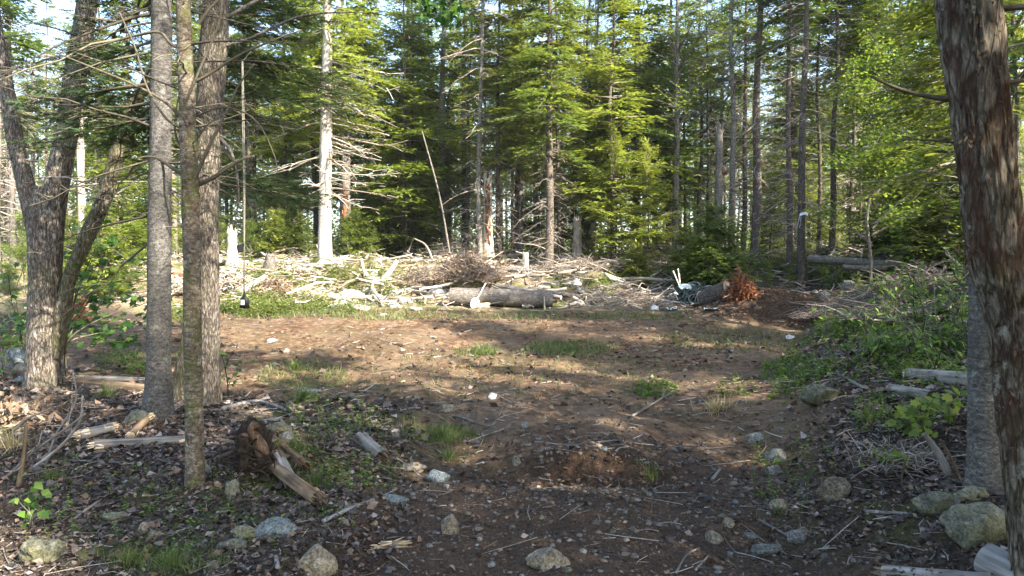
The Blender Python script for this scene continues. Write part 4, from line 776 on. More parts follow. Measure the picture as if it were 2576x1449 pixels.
log('fallen_log', 'thin grey log behind the brown log by the forked maple', gp(200, 958, .03), gp(365, 963, .03), .045, .035, 'grey_wood', seed=20, ridge=.1, broken=True)
log('fallen_log', 'short pale grey log piece left of the fir trunk foot', gp(200, 1110, .05), gp(285, 1090, .05), .055, .05, 'grey_wood', seed=21, broken=True)
log('fallen_log', 'mossy yellow stub of wood at the fir trunk foot', gp(330, 1108, .05), gp(378, 1072, .09), .04, .038, 'brown_wood', seed=22, broken=True)
log('broken_log', 'broken log with brown split end in the left foreground', gp(690, 1196, .05), gp(800, 1276, .06), .048, .056, 'brown_wood', cut='brown_wood', seed=23, ridge=.2, broken=True)
log('broken_log', 'grey weathered log half joining the broken one', gp(700, 1170, .05), gp(735, 1240, .05), .05, .055, 'grey_wood', cut='brown_wood', seed=24, ridge=.2, broken=True)
log('broken_log', 'short splintered brown piece right of the torn root', gp(712, 1135, .02), gp(768, 1185, .03), .035, .05, 'brown_wood', cut='rot_wood', seed=25, ridge=.2, broken=True)
log('split_wood', 'grey splintered wood chunk left of the flat pale stone', gp(908, 1118, .06), gp(962, 1168, .03), .075, .085, 'grey_wood', cut='brown_wood', cat='wood chunk', seed=26, ridge=.3, broken=True)
log('split_wood', 'small tan wood piece lying on dark gravel', gp(955, 1380, .015), gp(1012, 1372, .015), .028, .022, 'brown_wood', cat='wood chunk', seed=27, ridge=.2, broken=True)
log('split_wood', 'pale wood block by the shovel at the big log', lay(1205, dl - .42, .07), lay(1228, dl - .42, .09), .08, .09, 'cut_wood', cat='wood chunk', seed=28, broken=True)
log('fallen_log', 'long grey log lying behind the big cut log', lay(1250, 20.6, .22), lay(1412, 19.7, .20), .075, .06, 'grey_wood', seed=29)
log('fallen_log', 'bluish grey log crossing behind the right end of the big log', lay(1330, 20.3, .25), lay(1475, 19.6, .22), .085, .07, 'grey_bark', seed=30)
log('fallen_log', 'reddish barkless log left of the brown brush dome', lay(990, 21.5, .15), lay(1092, 21.0, .15), .11, .10, 'brown_wood', seed=31)
log('fallen_log', 'mossy log behind the brush pile, middle right', lay(1480, 22.0, .15), lay(1640, 22.0, .12), .12, .10, 'mossy_bark', seed=32)
log('fallen_log', 'bleached trunk piece in the bright slash on the left', lay(600, 20.0, .2), lay(668, 21.0, .35), .10, .08, 'dead_wood', cut='dead_wood', seed=33, ridge=.1)
log('fallen_log', 'bleached log across the bright slash', lay(780, 19.9, .12), lay(940, 20.4, .16), .06, .05, 'dead_wood', cut='dead_wood', seed=34, ridge=.1)
log('fallen_log', 'dark grey log behind the brown brush dome', lay(1200, 23.0, .15), lay(1330, 22.6, .15), .10, .10, 'grey_bark', seed=35)
log('fallen_log', 'orange brown log glimpsed between fir trunk and birch', lay(425, 22.0, .1), lay(470, 22.0, .1), .09, .09, 'rot_wood', seed=36)
# ------------------------------------------------------------------ sticks that can be picked out
GB = 'fallen branches on the ground'
def stick(label, uvs, w, mat='grey_wood', twigs=0, name='fallen_branch', lift=0.0):
    pts = [gp(u, v, 0) for u, v in uvs]; d_ = pts[0].y; r_ = wd(w, d_); pts = [p + Vector((0, 0, r_ * .8 + lift)) for p in pts]
    return pole(name, label, pts, r_, r_ * .6, mat, group=GB, n=20, seg=8, seed=int(uvs[0][0]), lump=.15, ridge=.06, twigs=twigs)
def upstick(label, base, uvs, w, mat='grey_wood', twigs=0, name='dead_branch', dd=0.0):
    b_ = at(*base); r_ = wd(w, b_.y); pts = [b_ - Vector((0, 0, .05))] + [P(u, v, b_.y + dd * (i + 1)) for i, (u, v) in enumerate(uvs)]
    return pole(name, label, pts, r_, r_ * .5, mat, group=GB, n=22, seg=8, seed=int(base[0]), lump=.15, ridge=.05, twigs=twigs)
stick('pale stick on the litter pointing at the elongated grey rock', [(185, 1312), (240, 1270), (300, 1232)], 9)
stick('pale straight branch right of the broken log', [(812, 1318), (880, 1290), (942, 1262)], 13, 'pale_wood')
stick('short grey stick standing by the tan block in front', [(700, 1449), (695, 1410)], 18, 'grey_wood')
stick('long bluish stick below the long barkless log', [(165, 1166), (250, 1168), (340, 1172)], 6, 'pale_wood')
stick('curved branch behind the torn root', [(560, 1035), (640, 1015), (690, 1025), (720, 1040)], 14)
stick('grey branch right of the torn root top', [(668, 1070), (700, 1062), (735, 1046)], 13)
stick('dark stick across the soil, right of centre', [(1590, 1050), (1640, 1020), (1690, 992)], 8, twigs=4)
stick('thin forked twig on the gravelly soil, left of centre', [(1150, 1050), (1230, 1075), (1260, 1045)], 6, twigs=4)
stick('thin curved twig on the soil, in the centre', [(1345, 1115), (1390, 1122), (1450, 1124)], 5)
stick('thin twig right of the hollow in the soil', [(1500, 1118), (1560, 1112), (1620, 1120)], 5)
stick('brown stick on leaf litter above the olive log', [(2000, 1275), (2060, 1262), (2120, 1258)], 9, 'brown_wood')
stick('grey stick under the boulder on the right', [(2180, 1295), (2290, 1298)], 11)
stick('grey stick lying in front on the right', [(1905, 1310), (1990, 1360)], 9)
stick('forked grey twig at the bottom, right of centre', [(1700, 1449), (1728, 1400), (1760, 1385)], 7, twigs=3)
stick('second grey twig at the bottom, right of the forked one', [(1750, 1440), (1782, 1405)], 8)
stick('weathered white splinter on the soil, right of centre', [(1790, 1215), (1812, 1185)], 12, 'pale_wood')
stick('thin white stick on the soil at the right', [(1762, 1248), (1800, 1262)], 7, 'pale_wood')
stick('pale stick at the far edge of the soil, left', [(950, 855), (1005, 870), (1040, 862)], 4)
stick('branch lying on the right bank among ferns', [(2250, 900), (2300, 880), (2370, 862)], 8)
stick('dark gnarled branch on the right bank', [(2085, 935), (2130, 905), (2148, 880)], 12, 'moss_twig' if False else 'brown_wood', twigs=6)
stick('grey branch below the gnarled branch', [(2110, 945), (2180, 985)], 10, 'grey_wood', twigs=3)
upstick('broken upright stick at the left edge', (45, 1225), [(60, 1150), (66, 1068)], 16, 'brown_wood', 3)
upstick('long thin leaning branch before the forked maple', (110, 1170), [(140, 1095), (190, 1010), (183, 930)], 7, 'pale_wood', 2)
upstick('long grey branch propped at the left edge', (0, 1205), [(80, 1140), (170, 1075), (215, 1040)], 9, 'grey_wood', 3)
upstick('second propped branch crossing at the left edge', (60, 1185), [(150, 1125), (200, 1060), (208, 995)], 10, 'grey_wood', 2)
upstick('thin dark branch slanting down from the left edge', (0, 1110), [(60, 1060), (120, 1030)], 9, 'moss_twig' if False else 'grey_wood')
upstick('thin dry stalk standing on the right litter', (2265, 1225), [(2272, 1180), (2285, 1145)], 6, 'brown_wood')
upstick('grey split slab leaning by the grey trunk', (2395, 1195), [(2360, 1140), (2325, 1092)], 26, 'grey_wood', dd=.02)
upstick('thin split slab beside the leaning slab', (2420, 1195), [(2390, 1150), (2365, 1105)], 12, 'brown_wood')
upstick('white bare branch sticking out of the brush on the right', (2440, 690), [(2400, 655), (2380, 640)], 8, 'dead_wood', 5)
upstick('curved pale root horn rising from the bright slash', (945, 712), [(918, 685), (908, 650)], 14, 'dead_wood')
upstick('thick pale limb rising from the bright slash', (950, 712), [(975, 690), (1000, 655)], 22, 'dead_wood')
upstick('thin pale limb in the bright slash', (925, 690), [(935, 665), (945, 645)], 6, 'grey_wood')
upstick('pale bent sapling left of the brown brush dome', (1015, 655), [(1030, 625), (1040, 600)], 6, 'grey_wood')
upstick('bent limb meeting the pale sapling in a peak', (1092, 662), [(1072, 618), (1042, 600)], 7, 'grey_wood')
upstick('propped pole at the right end of the big cut log', (1395, 762), [(1420, 742), (1452, 722)], 9, 'brown_wood')
upstick('thin twig standing before the big cut log', (1370, 778), [(1369, 745)], 5, 'dead_wood')
upstick('bare bent branch above the small bushy fir', (1690, 655), [(1710, 610), (1735, 590), (1770, 612)], 4, 'dead_wood', 6)
upstick('dead branch sticking up at the brush on the left', (505, 700), [(560, 680), (610, 668)], 9, 'dead_wood', 5)
M['torn_wood'] = wood_mat('torn_wood', (.025, .014, .009), (.095, .058, .034), (.215, .145, .085), 16, .12, 1.0)
# torn root in the left foreground
rb = at(640, 1185); root = thing('torn_root', 'torn orange-brown stump root on a dark soil lump', 'root', rb, None); mb = MB(); lo = lambda uv, dd=0: local(uvpath(uv, rb.y + dd), rb)
stem(mb, lo([(655, 1175), (665, 1130), (650, 1090), (632, 1060), (645, 1040)]), [wd(50, rb.y), wd(46, rb.y), wd(34, rb.y), wd(26, rb.y), wd(30, rb.y)], 40, 18, 5, .12, 5, .15); stem(mb, lo([(640, 1085), (610, 1075), (590, 1080)]), [wd(22, rb.y), wd(16, rb.y), wd(8, rb.y)], 14, 10, 7, .1); mb.obj('root_wood', M['torn_wood'], root)
mb = MB(); np.random.seed(3)
for k in range(12): stem(mb, [tuple(np.array([random.uniform(-.2, .15), random.uniform(-.15, .1), random.uniform(0, .34)])), tuple(np.array([random.uniform(-.4, .3), random.uniform(-.3, .1), random.uniform(-.05, .25)])), tuple(np.array([random.uniform(-.35, .3), random.uniform(-.35, .05), random.uniform(-.2, .0)]))], [.011, .008, .003], 12, 6, k)
mb.obj('rootlets', M['clay'], root, kind='stuff')
def lump_obj(name, root, loc, sc, mat, seed, sub=3, rough=.25, cut=0, fine=.16):
    bm = bmesh.new(); bmesh.ops.create_icosphere(bm, subdivisions=sub, radius=1); rnd_ = random.Random(seed); pl = [(Vector((rnd_.uniform(-1, 1), rnd_.uniform(-1, 1), rnd_.uniform(-.6, 1))).normalized(), rnd_.uniform(.62, .9)) for _ in range(cut)]
    off = seed * 7.3
    from mathutils import noise as mn
    for v in bm.verts:
        c = v.co.copy(); f = 1 + rough * mn.noise(c * 1.2 + Vector((off, 0, 0))) + rough * .5 * mn.noise(c * 2.7 + Vector((0, off, 0))) + rough * fine * mn.noise(c * 7 + Vector((0, 0, off))); c = c * f
        for nrm, dd in pl:
            e = c.dot(nrm) - dd
            if e > 0: c -= nrm * e * .93
        v.co = Vector((c.x * sc[0], c.y * sc[1], c.z * sc[2]))
    me = bpy.data.meshes.new(name); bm.to_mesh(me); bm.free(); me.polygons.foreach_set('use_smooth', np.ones(len(me.polygons), bool))
    a_ = me.attributes.new('rnd', 'FLOAT', 'POINT'); a_.data.foreach_set('value', np.full(len(me.vertices), .5, np.float32)); me.materials.append(M[mat]); o = mkobj(name, me, root); o.location = loc; return o
lump_obj('soil_lump', root, (-.05, .08, .12), (.17, .17, .30), 'clay', 8, 5, .55, fine=.55)
root.scale = (.82, .82, .82)
#@@ROCKS
# ------------------------------------------------------------------ rocks
RG = 'stones lying about the clearing'
def rock(label, u, v, w, h, mat, seed, cut=5, deep=.75, rz=None, tilt=0.0, rough=.34, sub=4, group=RG):
    p = at(u, v); sx = wd(w, p.y) * 1.1; sz = wd(h, p.y) * 1.3; sy = min(sx, max(sz, sx * .6)) * deep * 1.2
    o = lump_obj('rock', None, p + Vector((0, sy * .5, sz * .30)), (sx, sy, sz), mat, seed, sub, rough, cut); o.rotation_euler = (0, tilt, random.uniform(-.25, .25) if rz is None else rz); o['label'] = label; o['category'] = 'rock'; o['group'] = group; return o
random.seed(19)
ROCKS = [
 ('elongated mossy grey rock tilted on the leaf litter, bottom left', 103, 1412, 118, 62, 'rock_green', 3, 4, .7, -.5), ('large tan-grey block with a dark pit, bottom left of centre', 790, 1449, 96, 78, 'rock_tan', 6, 7, .75, 0),
 ('rounded tan boulder at the bottom, right of centre', 1378, 1430, 92, 52, 'rock_tan', 9, 3, .75, -.35), ('upright tan block standing in the dark gravel', 1128, 1342, 42, 62, 'rock_tan', 12, 7, .8, 0),
 ('pale greenish rock in the litter, left of the bluish one', 614, 1356, 72, 36, 'rock_green', 15, 5, .75, 0), ('bluish grey rock in the litter under the broken log', 690, 1352, 96, 56, 'rock_blue', 18, 6, .75, -.2), ('flat yellowish stone below the pale greenish rock', 583, 1388, 70, 24, 'rock_green', 21, 4, .7, 0),
 ('flat pale stone above the triangular one', 1030, 1186, 80, 22, 'rock_tan', 24, 4, .7, .1), ('triangular pale blue stone at the soil edge', 1102, 1212, 54, 36, 'rock_blue', 27, 7, .7, 0), ('flat pale blue stone right of the pale straight branch', 988, 1270, 66, 24, 'rock_blue', 30, 6, .7, 0),
 ('small square pale stone at the rim of the hollow', 1300, 1178, 24, 26, 'rock_tan', 33, 7, .8, 0), ('yellowish flat stone on the soil, left of centre', 1128, 1034, 46, 20, 'rock_tan', 36, 5, .7, 0), ('small round pale stone on the soil, in the centre', 1320, 1080, 20, 18, 'rock_grey', 39, 3, .8, 0),
 ('pale stone at the lit soil patch, in the centre', 1240, 1005, 24, 18, 'rock_white', 41, 5, .8, .3), ('broad grey rock on the right, below the fallen logs', 2080, 1012, 102, 48, 'rock_green', 42, 4, .75, -.15), ('squat tan block on the right litter', 2103, 1256, 80, 60, 'rock_tan', 45, 7, .8, 0),
 ('grey wedge rock on the right, with a sunlit side', 1955, 1165, 54, 40, 'rock_grey', 48, 7, .75, .1), ('pointed grey stone on the right', 1905, 1112, 48, 26, 'rock_grey', 51, 7, .8, 0), ('smooth tan stone on the right, beside a grass sprig', 1962, 1282, 46, 28, 'rock_tan', 54, 3, .8, 0),
 ('big pale boulder at the foot of the massive right maple', 2478, 1358, 150, 100, 'rock_green', 57, 4, .8, .25), ('flat grey-green slab behind the big pale boulder', 2375, 1285, 120, 44, 'rock_green', 60, 5, .7, .1), ('mossy yellowish rock behind the big pale boulder', 2440, 1262, 84, 36, 'rock_green', 63, 6, .7, .1),
 ('dark grey stone under the wedge rock, on the right', 1950, 1195, 52, 26, 'rock_grey', 66, 5, .7, 0), ('low dark rock near the mossy birch foot', 500, 1198, 64, 30, 'rock_grey', 69, 4, .7, 0), ('mossy pale rock behind the torn root', 700, 1085, 58, 30, 'rock_green', 72, 5, .7, 0),
 ('pale round stone right of the torn root', 720, 1110, 34, 26, 'rock_grey', 75, 4, .8, 0), ('pale rounded stone under the torn root', 580, 1250, 34, 40, 'rock_green', 78, 3, .8, 0), ('grey stone in the litter, left of the small white one', 288, 1314, 66, 26, 'rock_green', 81, 4, .7, 0),
 ('small white pointed stone on the left litter', 360, 1342, 28, 28, 'rock_tan', 84, 7, .8, 0), ('small rust-tinted stone beside the white pointed one', 390, 1352, 40, 14, 'rock_tan', 87, 4, .7, 0), ('lichened rock at the fir trunk foot', 348, 1065, 66, 34, 'rock_green', 90, 4, .7, 0),
 ('tan stone at the lower right in the soil', 1800, 1372, 48, 30, 'rock_tan', 93, 5, .8, 0), ('grey stone at the bottom, among the right gravel', 1930, 1395, 80, 28, 'rock_grey', 96, 5, .7, .3), ('rounded grey stone right of the long grey one at the bottom', 2010, 1370, 52, 36, 'rock_grey', 99, 4, .7, 0),
 ('flat pale stone on the litter, bottom right', 1890, 1358, 36, 16, 'rock_grey', 101, 4, .7, 0), ('brown stone beside the flat pale one, bottom right', 2020, 1345, 34, 20, 'rock_tan', 103, 5, .7, 0), ('round pale stone near the grass, bottom right', 1835, 1330, 30, 22, 'rock_tan', 105, 4, .8, 0),
 ('white boulder left of the big cut log', 1098, 748, 46, 28, 'rock_white', 108, 3, .7, 0), ('white round stone in the brush right of the big log', 1450, 722, 24, 24, 'rock_white', 111, 3, .8, 0), ('pale stone at the soil edge left of the hose tangle', 1648, 780, 20, 13, 'rock_white', 114, 5, .8, 0),
 ('grey boulder on the far right bank', 2135, 728, 34, 26, 'rock_grey', 117, 6, .8, 0), ('grey rock on the right bank above the soil mound', 2075, 752, 30, 18, 'rock_grey', 120, 5, .8, 0), ('pale stone on the right end of the bare soil', 1990, 852, 22, 10, 'rock_white', 123, 4, .8, 0), ('small tan stone on the soil mound', 2052, 738, 14, 10, 'rock_tan', 126, 4, .8, 0),
 ('bluish boulder at the left edge beyond the forked maple', 48, 910, 80, 40, 'rock_blue', 129, 5, .8, 0), ('rust-brown rock by the left edge boulder', 55, 940, 50, 30, 'rock_tan', 132, 5, .8, 0), ('grey rock at the left picture edge', 8, 930, 36, 50, 'rock_grey', 135, 5, .8, 0), ('low bluish rock left of the forked maple foot', 50, 962, 56, 14, 'rock_blue', 138, 5, .8, 0),
 ('pale stone on the lit far soil, left', 683, 862, 24, 11, 'rock_white', 141, 4, .8, 0), ('flat pale slab of stone on the soil right of the maple', 770, 1000 - 12, 66, 10, 'rock_blue', 144, 4, .8, 0),
]
for i, (lab, u, v, w, h, mat, sd, cut, dp, tl) in enumerate(ROCKS): rock(lab, u, v, w, h, mat, sd, cut, dp, tilt=-tl, sub=4 if w > 60 and v > 900 else 3)
# sunlit pale rocks at the far edge, left of the big log
for k, (u, v, w, h) in enumerate([(850, 772, 40, 18), (905, 782, 46, 18), (880, 752, 60, 26), (945, 760, 56, 24), (990, 775, 36, 16), (1020, 762, 40, 18), (925, 740, 44, 18), (1045, 782, 34, 12), (965, 797, 30, 10), (1000, 742, 40, 16), (640, 745, 34, 16), (835, 748, 30, 14)]):
    rock('bleached rock in the sunlit heap, ' + ['low at the left end', 'flat near the soil, left half', 'broadest in the middle left', 'broad in the middle right', 'small near the soil, right half', 'next to the big log', 'highest in the middle', 'lowest by the big log', 'smallest at the soil edge', 'high on the right', 'apart by the hanging cord', 'small at the upper left'][k], u, v, w, h, 'rock_bleach', 200 + k, 5, .8, sub=3, group='bleached rocks heaped in the sun')
# smaller loose stones
np.random.seed(40); random.seed(40); k = 0
for _ in range(900):
    u = random.uniform(860, 2250); v = random.uniform(1000, 1449); p = at(u, v)
    if random.random() > (.35 + .65 * (v > 1250)) or (u > 1900 and random.random() < .4): continue
    w = random.uniform(9, 24) * (.6 + .4 * (v - 900) / 550); _mt = random.choice(['rock_tan', 'rock_grey', 'rock_grey', 'rock_blue', 'rock_green']); _nr = min(ROCKS, key=lambda q: abs(q[1] - u) + abs(q[2] - v)); rock('small loose %s stone, %s %s' % ({'rock_tan': 'tan', 'rock_grey': 'grey', 'rock_blue': 'bluish', 'rock_green': 'lichened'}[_mt], 'left of the' if u < _nr[1] else 'right of the', ' '.join(_nr[0].split(',')[0].split()[:7])), u, v, w, w * random.uniform(.4, .7), _mt, 300 + k, 6, .9, sub=2, group='small loose stones'); k += 1
    if k >= 90: break

# ------------------------------------------------------------------ made things
M['hose'] = stuff_mat('old_hose', [(0, (.025, .032, .032)), (.5, (.075, .092, .088)), (.85, (.16, .19, .18)), (1, (.34, .37, .36))], .5, spec=.4)
M['steel'] = plain_mat('worn_steel', (.42, .52, .50), .45, .2, 14, .5); M['handle'] = plain_mat('pale_handle', (.62, .58, .52), .6, .2); M['black'] = plain_mat('black_plastic', (.018, .018, .02), .45, .3); M['white'] = plain_mat('white_label', (.72, .72, .70), .6, .06); M['rope'] = plain_mat('grey_rope', (.16, .15, .12), .9, .4, 60); M['tarp'] = plain_mat('dark_tarp', (.028, .045, .05), .55, .5, 9); M['cloth'] = plain_mat('ribbon_plastic', (.62, .68, .74), .35, .1); M['redplastic'] = plain_mat('red_paint', (.42, .07, .035), .5, .25)
def shovel(label, tip, top, wid, mat='steel', hmat='handle', face=(0, -1, 0), group='garden tools'):
    tip, top = Vector(tip), Vector(top); ax = (top - tip); L = ax.length; ax.normalize(); root = thing('shovel', label, 'shovel', tip, group)
    f = Vector(face); f = (f - ax * f.dot(ax)).normalized(); s = ax.cross(f); bl = min(.30, L * .42)
    V = []; prof = [(0, .06), (.07, .45), (.25, .85), (.6, 1), (.92, .95), (1, .35), (1.12, .14)]
    for t, w in prof:
        for q in (-1, -.5, 0, .5, 1): V.append(ax * (bl * t) + s * (q * w * wid / 2) + f * (.035 * (q * q) - .01))
    n = len(prof); mb = MB(); Q = [[i * 5 + j, i * 5 + j + 1, (i + 1) * 5 + j + 1, (i + 1) * 5 + j] for i in range(n - 1) for j in range(4)]; A = np.array([list(v) for v in V]); off = np.array(list(f)) * .004
    mb.add(A + off, Q, .5); mb.add(A - off, [q[::-1] for q in Q], .5); mb.obj('blade', M[mat], root)
    mb = MB(); stem(mb, [tuple(ax * bl * .95), tuple(ax * (L + bl) * .5), tuple(ax * L)], [.018, .016, .017], 8, 8, 2, 0, 4, .02); mb.obj('handle', M[hmat], root); return root
shovel('shovel leaning on the big cut log', lay(1187, dl - .40, .01), P(1222, 712, dl - .22), .22, 'handle', 'handle', (.2, -1, .3))
dh = at(1740, 776).y + .45
np.random.seed(60); random.seed(60)
hb_ = Vector((U(1742, dh), dh, float(ground(np.array([U(1742, dh)]), np.array([dh]), False)[0]))); root = thing('hose_tangle', 'tangle of grey-green hoses and wires heaped beside the cut log', 'hose heap', hb_)
mb = MB()
for k in range(46):                      # loops lying over a mound
    c = np.array([random.gauss(0, .22), random.gauss(-.05, .14), random.uniform(.12, .48)]); rr = random.uniform(.12, .34); ax_ = rdirs(1)[0]; a = np.cross(ax_, [0.3, .5, .8]); a /= np.linalg.norm(a); b2 = np.cross(ax_, a); t = np.linspace(random.uniform(0, 3), random.uniform(4, 8.5), 22); p = c + rr * (np.cos(t)[:, None] * a + .8 * np.sin(t)[:, None] * b2) + np.random.normal(0, .012, (22, 3)); p[:, 0] = np.clip(p[:, 0], -.62, .62); p[:, 2] = np.clip(p[:, 2], .02, .60 - .5 * p[:, 0] ** 2); p[:, 1] = np.clip(p[:, 1], -.38, .3); tubes(mb, p[None], np.full((1, 22), random.choice([.009, .012, .015])), 5)
for k in range(16):
    x0 = random.uniform(-.1, .5); p = smooth_path([(x0, -.15, .5), (x0 + .12, -.3, .3), (x0 + random.uniform(.0, .35), -.36, .03)], 14); tubes(mb, p[None], np.full((1, 14), .011), 5)
mb.obj('hoses', M['hose'], root, kind='stuff'); lump_obj('tarp', root, (0, .05, .2), (.5, .26, .26), 'tarp', 4, 3, .4)
mb = MB(); t = np.linspace(0, 6.4, 24); tubes(mb, np.stack([.18 * np.cos(t) - .02, -.36 + .03 * np.sin(t), .13 + .13 * np.sin(t)], 1)[None], np.full((1, 24), .014), 6); mb.obj('coil', M['hose'], root)
def pan(label, u, v, d_, wx, hz, mat, rz):
    root = thing('shovel', label, 'shovel', P(u, v, d_), 'garden tools'); mb = MB(); nu, nv = 9, 6; V = []
    for i in range(nu):
        for j in range(nv):
            x = -1 + 2 * i / (nu - 1); y = j / (nv - 1); V.append((x * wx * (1 - .25 * y * y), -.02 - .10 * y, hz * (1 - x * x * .35) * (1 - y ** 2 * .8)))
    Q = [[i * nv + j, (i + 1) * nv + j, (i + 1) * nv + j + 1, i * nv + j + 1] for i in range(nu - 1) for j in range(nv - 1)]; A = np.array(V); mb.add(A, Q, .5); mb.add(A + [0, .006, -.006], [q[::-1] for q in Q], .5); mb.obj('blade', M[mat], root); root.rotation_euler = (0, 0, rz); return root
r1 = pan('broad pale green shovel blade on the hose tangle with upright handle', 1722, 729, dh - .1, .20, .17, 'steel', .1)
mb = MB()
for top, w in (((1693, 681), .018), ((1706, 676), .014), ((1709, 688), .012)): q_ = P(*top, dh) - r1.location; stem(mb, [(-.10, .05, .03), tuple((Vector((-.10, .05, .03)) + q_) * .5), tuple(q_)], [w * .8, w, w * 1.1], 8, 8, 3, 0, 4, .02)
mb.obj('handle', M['handle'], r1)
r1 = pan('small pale hand trowel hanging off the hose tangle', 1697, 742, dh - .35, .06, .09, 'handle', .5)
mb = MB(); stem(mb, [(0, -.02, .02), (.03, -.06, -.06), (.05, -.08, -.13)], [.016, .014, .012], 6, 7, 3, 0, 4, .02); mb.obj('handle', M['handle'], r1)
# crumpled pale plastic scraps by the hoses
def scrap(label, u, v, w, mat, seed, name='plastic_scrap', hgt=.3):
    p = at(u, v); s = wd(w, p.y); np.random.seed(seed); n = 7; x, y = np.meshgrid(np.linspace(-1, 1, n), np.linspace(-1, 1, n)); z = np.random.rand(n, n) * hgt; V = np.stack([x * s + np.random.normal(0, .08 * s, x.shape), y * s * .7, z * s + .01], -1).reshape(-1, 3); Q = [[i * n + j, i * n + j + 1, (i + 1) * n + j + 1, (i + 1) * n + j] for i in range(n - 1) for j in range(n - 1)]; mb = MB(); mb.add(V, Q, .5); mb.add(V - [0, 0, .004], [q[::-1] for q in Q], .5); o = mb.obj(name, M[mat]); o.location = p; o['label'] = label; o['category'] = 'scrap'
scrap('white crumpled scrap under the big cut log', 1328, 778, 26, 'white', 3, hgt=.9); scrap('pale blue scrap lying right of the hose tangle', 1785, 782, 30, 'steel', 4); scrap('bluish scrap lying left of the hose tangle', 1690, 783, 26, 'steel', 5, hgt=.7)
# white ribbon on the dark trunk
rp = P(2012, 556, 22.15); mb = MB()
for pts in ([(0, -.02, .16), (.10, -.06, .19), (.19, -.05, .16)], [(0, -.02, .17), (-.05, -.07, .0), (-.085, -.06, -.2)], [(.02, -.03, .15), (.0, -.07, -.05), (-.02, -.05, -.16)]):
    c = smooth_path(pts, 10); V = np.concatenate([c + [.0, .0, .035], c - [.01, 0.01, .035]]); mb.add(V, [[i, i + 1, 10 + i + 1, 10 + i] for i in range(9)], .5); mb.add(V + [0, .004, 0], [[10 + i, 10 + i + 1, i + 1, i] for i in range(9)], .5)
o = mb.obj('ribbon', M['cloth'], label='white ribbon tied round a dark trunk on the right', cat='ribbon'); o.location = rp; o.scale = (1.3, 1, 1.3)
# hanging cord with a dark plate and a labelled black weight
dc = 7.6; top = P(611, 200, dc); root = thing('hanging_cord', 'hanging cord with a dark plate and a black weight bearing a white label', 'cord', P(612, 760, dc)); lo = lambda u, v: tuple(P(u, v, dc) - root.location)
mb = MB()
for uv, w in (([(609, 150), (610, 300), (613, 450), (614, 600), (614, 735)], 3.4), ([(611, 150), (614, 330), (616, 500), (614, 660), (614, 735)], 3.0), ([(614, 775), (612, 900), (609, 1000), (607, 1115)], .9)): stem(mb, [lo(*q) for q in uv], [wd(w, dc)] * 3, 40, 6, 3, 0, 4, .1)
mb.obj('rope', M['rope'], root)
mb = MB(); stem(mb, [lo(613, 455), lo(614, 520), lo(614, 620)], [wd(5, dc), wd(6, dc), wd(3.5, dc)], 14, 8, 4, 0, 4, .1); mb.obj('rope_sleeve', M['rope'], root)
def boxm(name, root, c, sx, sy, sz, mat, rot=0):
    bm = bmesh.new(); bmesh.ops.create_cube(bm, size=1); bmesh.ops.scale(bm, vec=(sx, sy, sz), verts=bm.verts); bmesh.ops.bevel(bm, geom=bm.edges[:], offset=min(sx, sy, sz) * .2, segments=2, affect='EDGES'); me = bpy.data.meshes.new(name); bm.to_mesh(me); bm.free(); me.materials.append(M[mat]); o = mkobj(name, me, root); o.location = c; o.rotation_euler = (0, rot, 0); return o
boxm('plate', root, lo(605, 625), wd(36, dc), .012, wd(38, dc), 'black', -.2)
mb = MB(); c = np.array(lo(615, 757)); k = 12; prof = [(-wd(36, dc), wd(24, dc)), (-wd(-10, dc), wd(22, dc)), (wd(20, dc), wd(12, dc)), (wd(34, dc), wd(6, dc)), (wd(50, dc), wd(3, dc))]; th = np.linspace(0, 6.283, k, endpoint=False)
V = np.concatenate([[[0, 0, prof[0][0]]]] + [np.stack([r_ * np.cos(th), r_ * .6 * np.sin(th), np.full(k, z)], 1) for z, r_ in prof]); mb.add(V + c, [[0, 1 + (i + 1) % k, 1 + i] for i in range(k)], .5); mb.f.setdefault((4, 0), []).append(np.array([[1 + j * k + i, 1 + j * k + (i + 1) % k, 1 + (j + 1) * k + (i + 1) % k, 1 + (j + 1) * k + i] for j in range(4) for i in range(k)])); wt = mb.obj('weight', M['black'], root)
boxm('label_tag', wt, (c[0] - .004, c[1] - wd(24, dc) * .6 - .012, c[2] - .014), wd(19, dc), .006, wd(26, dc), 'white')
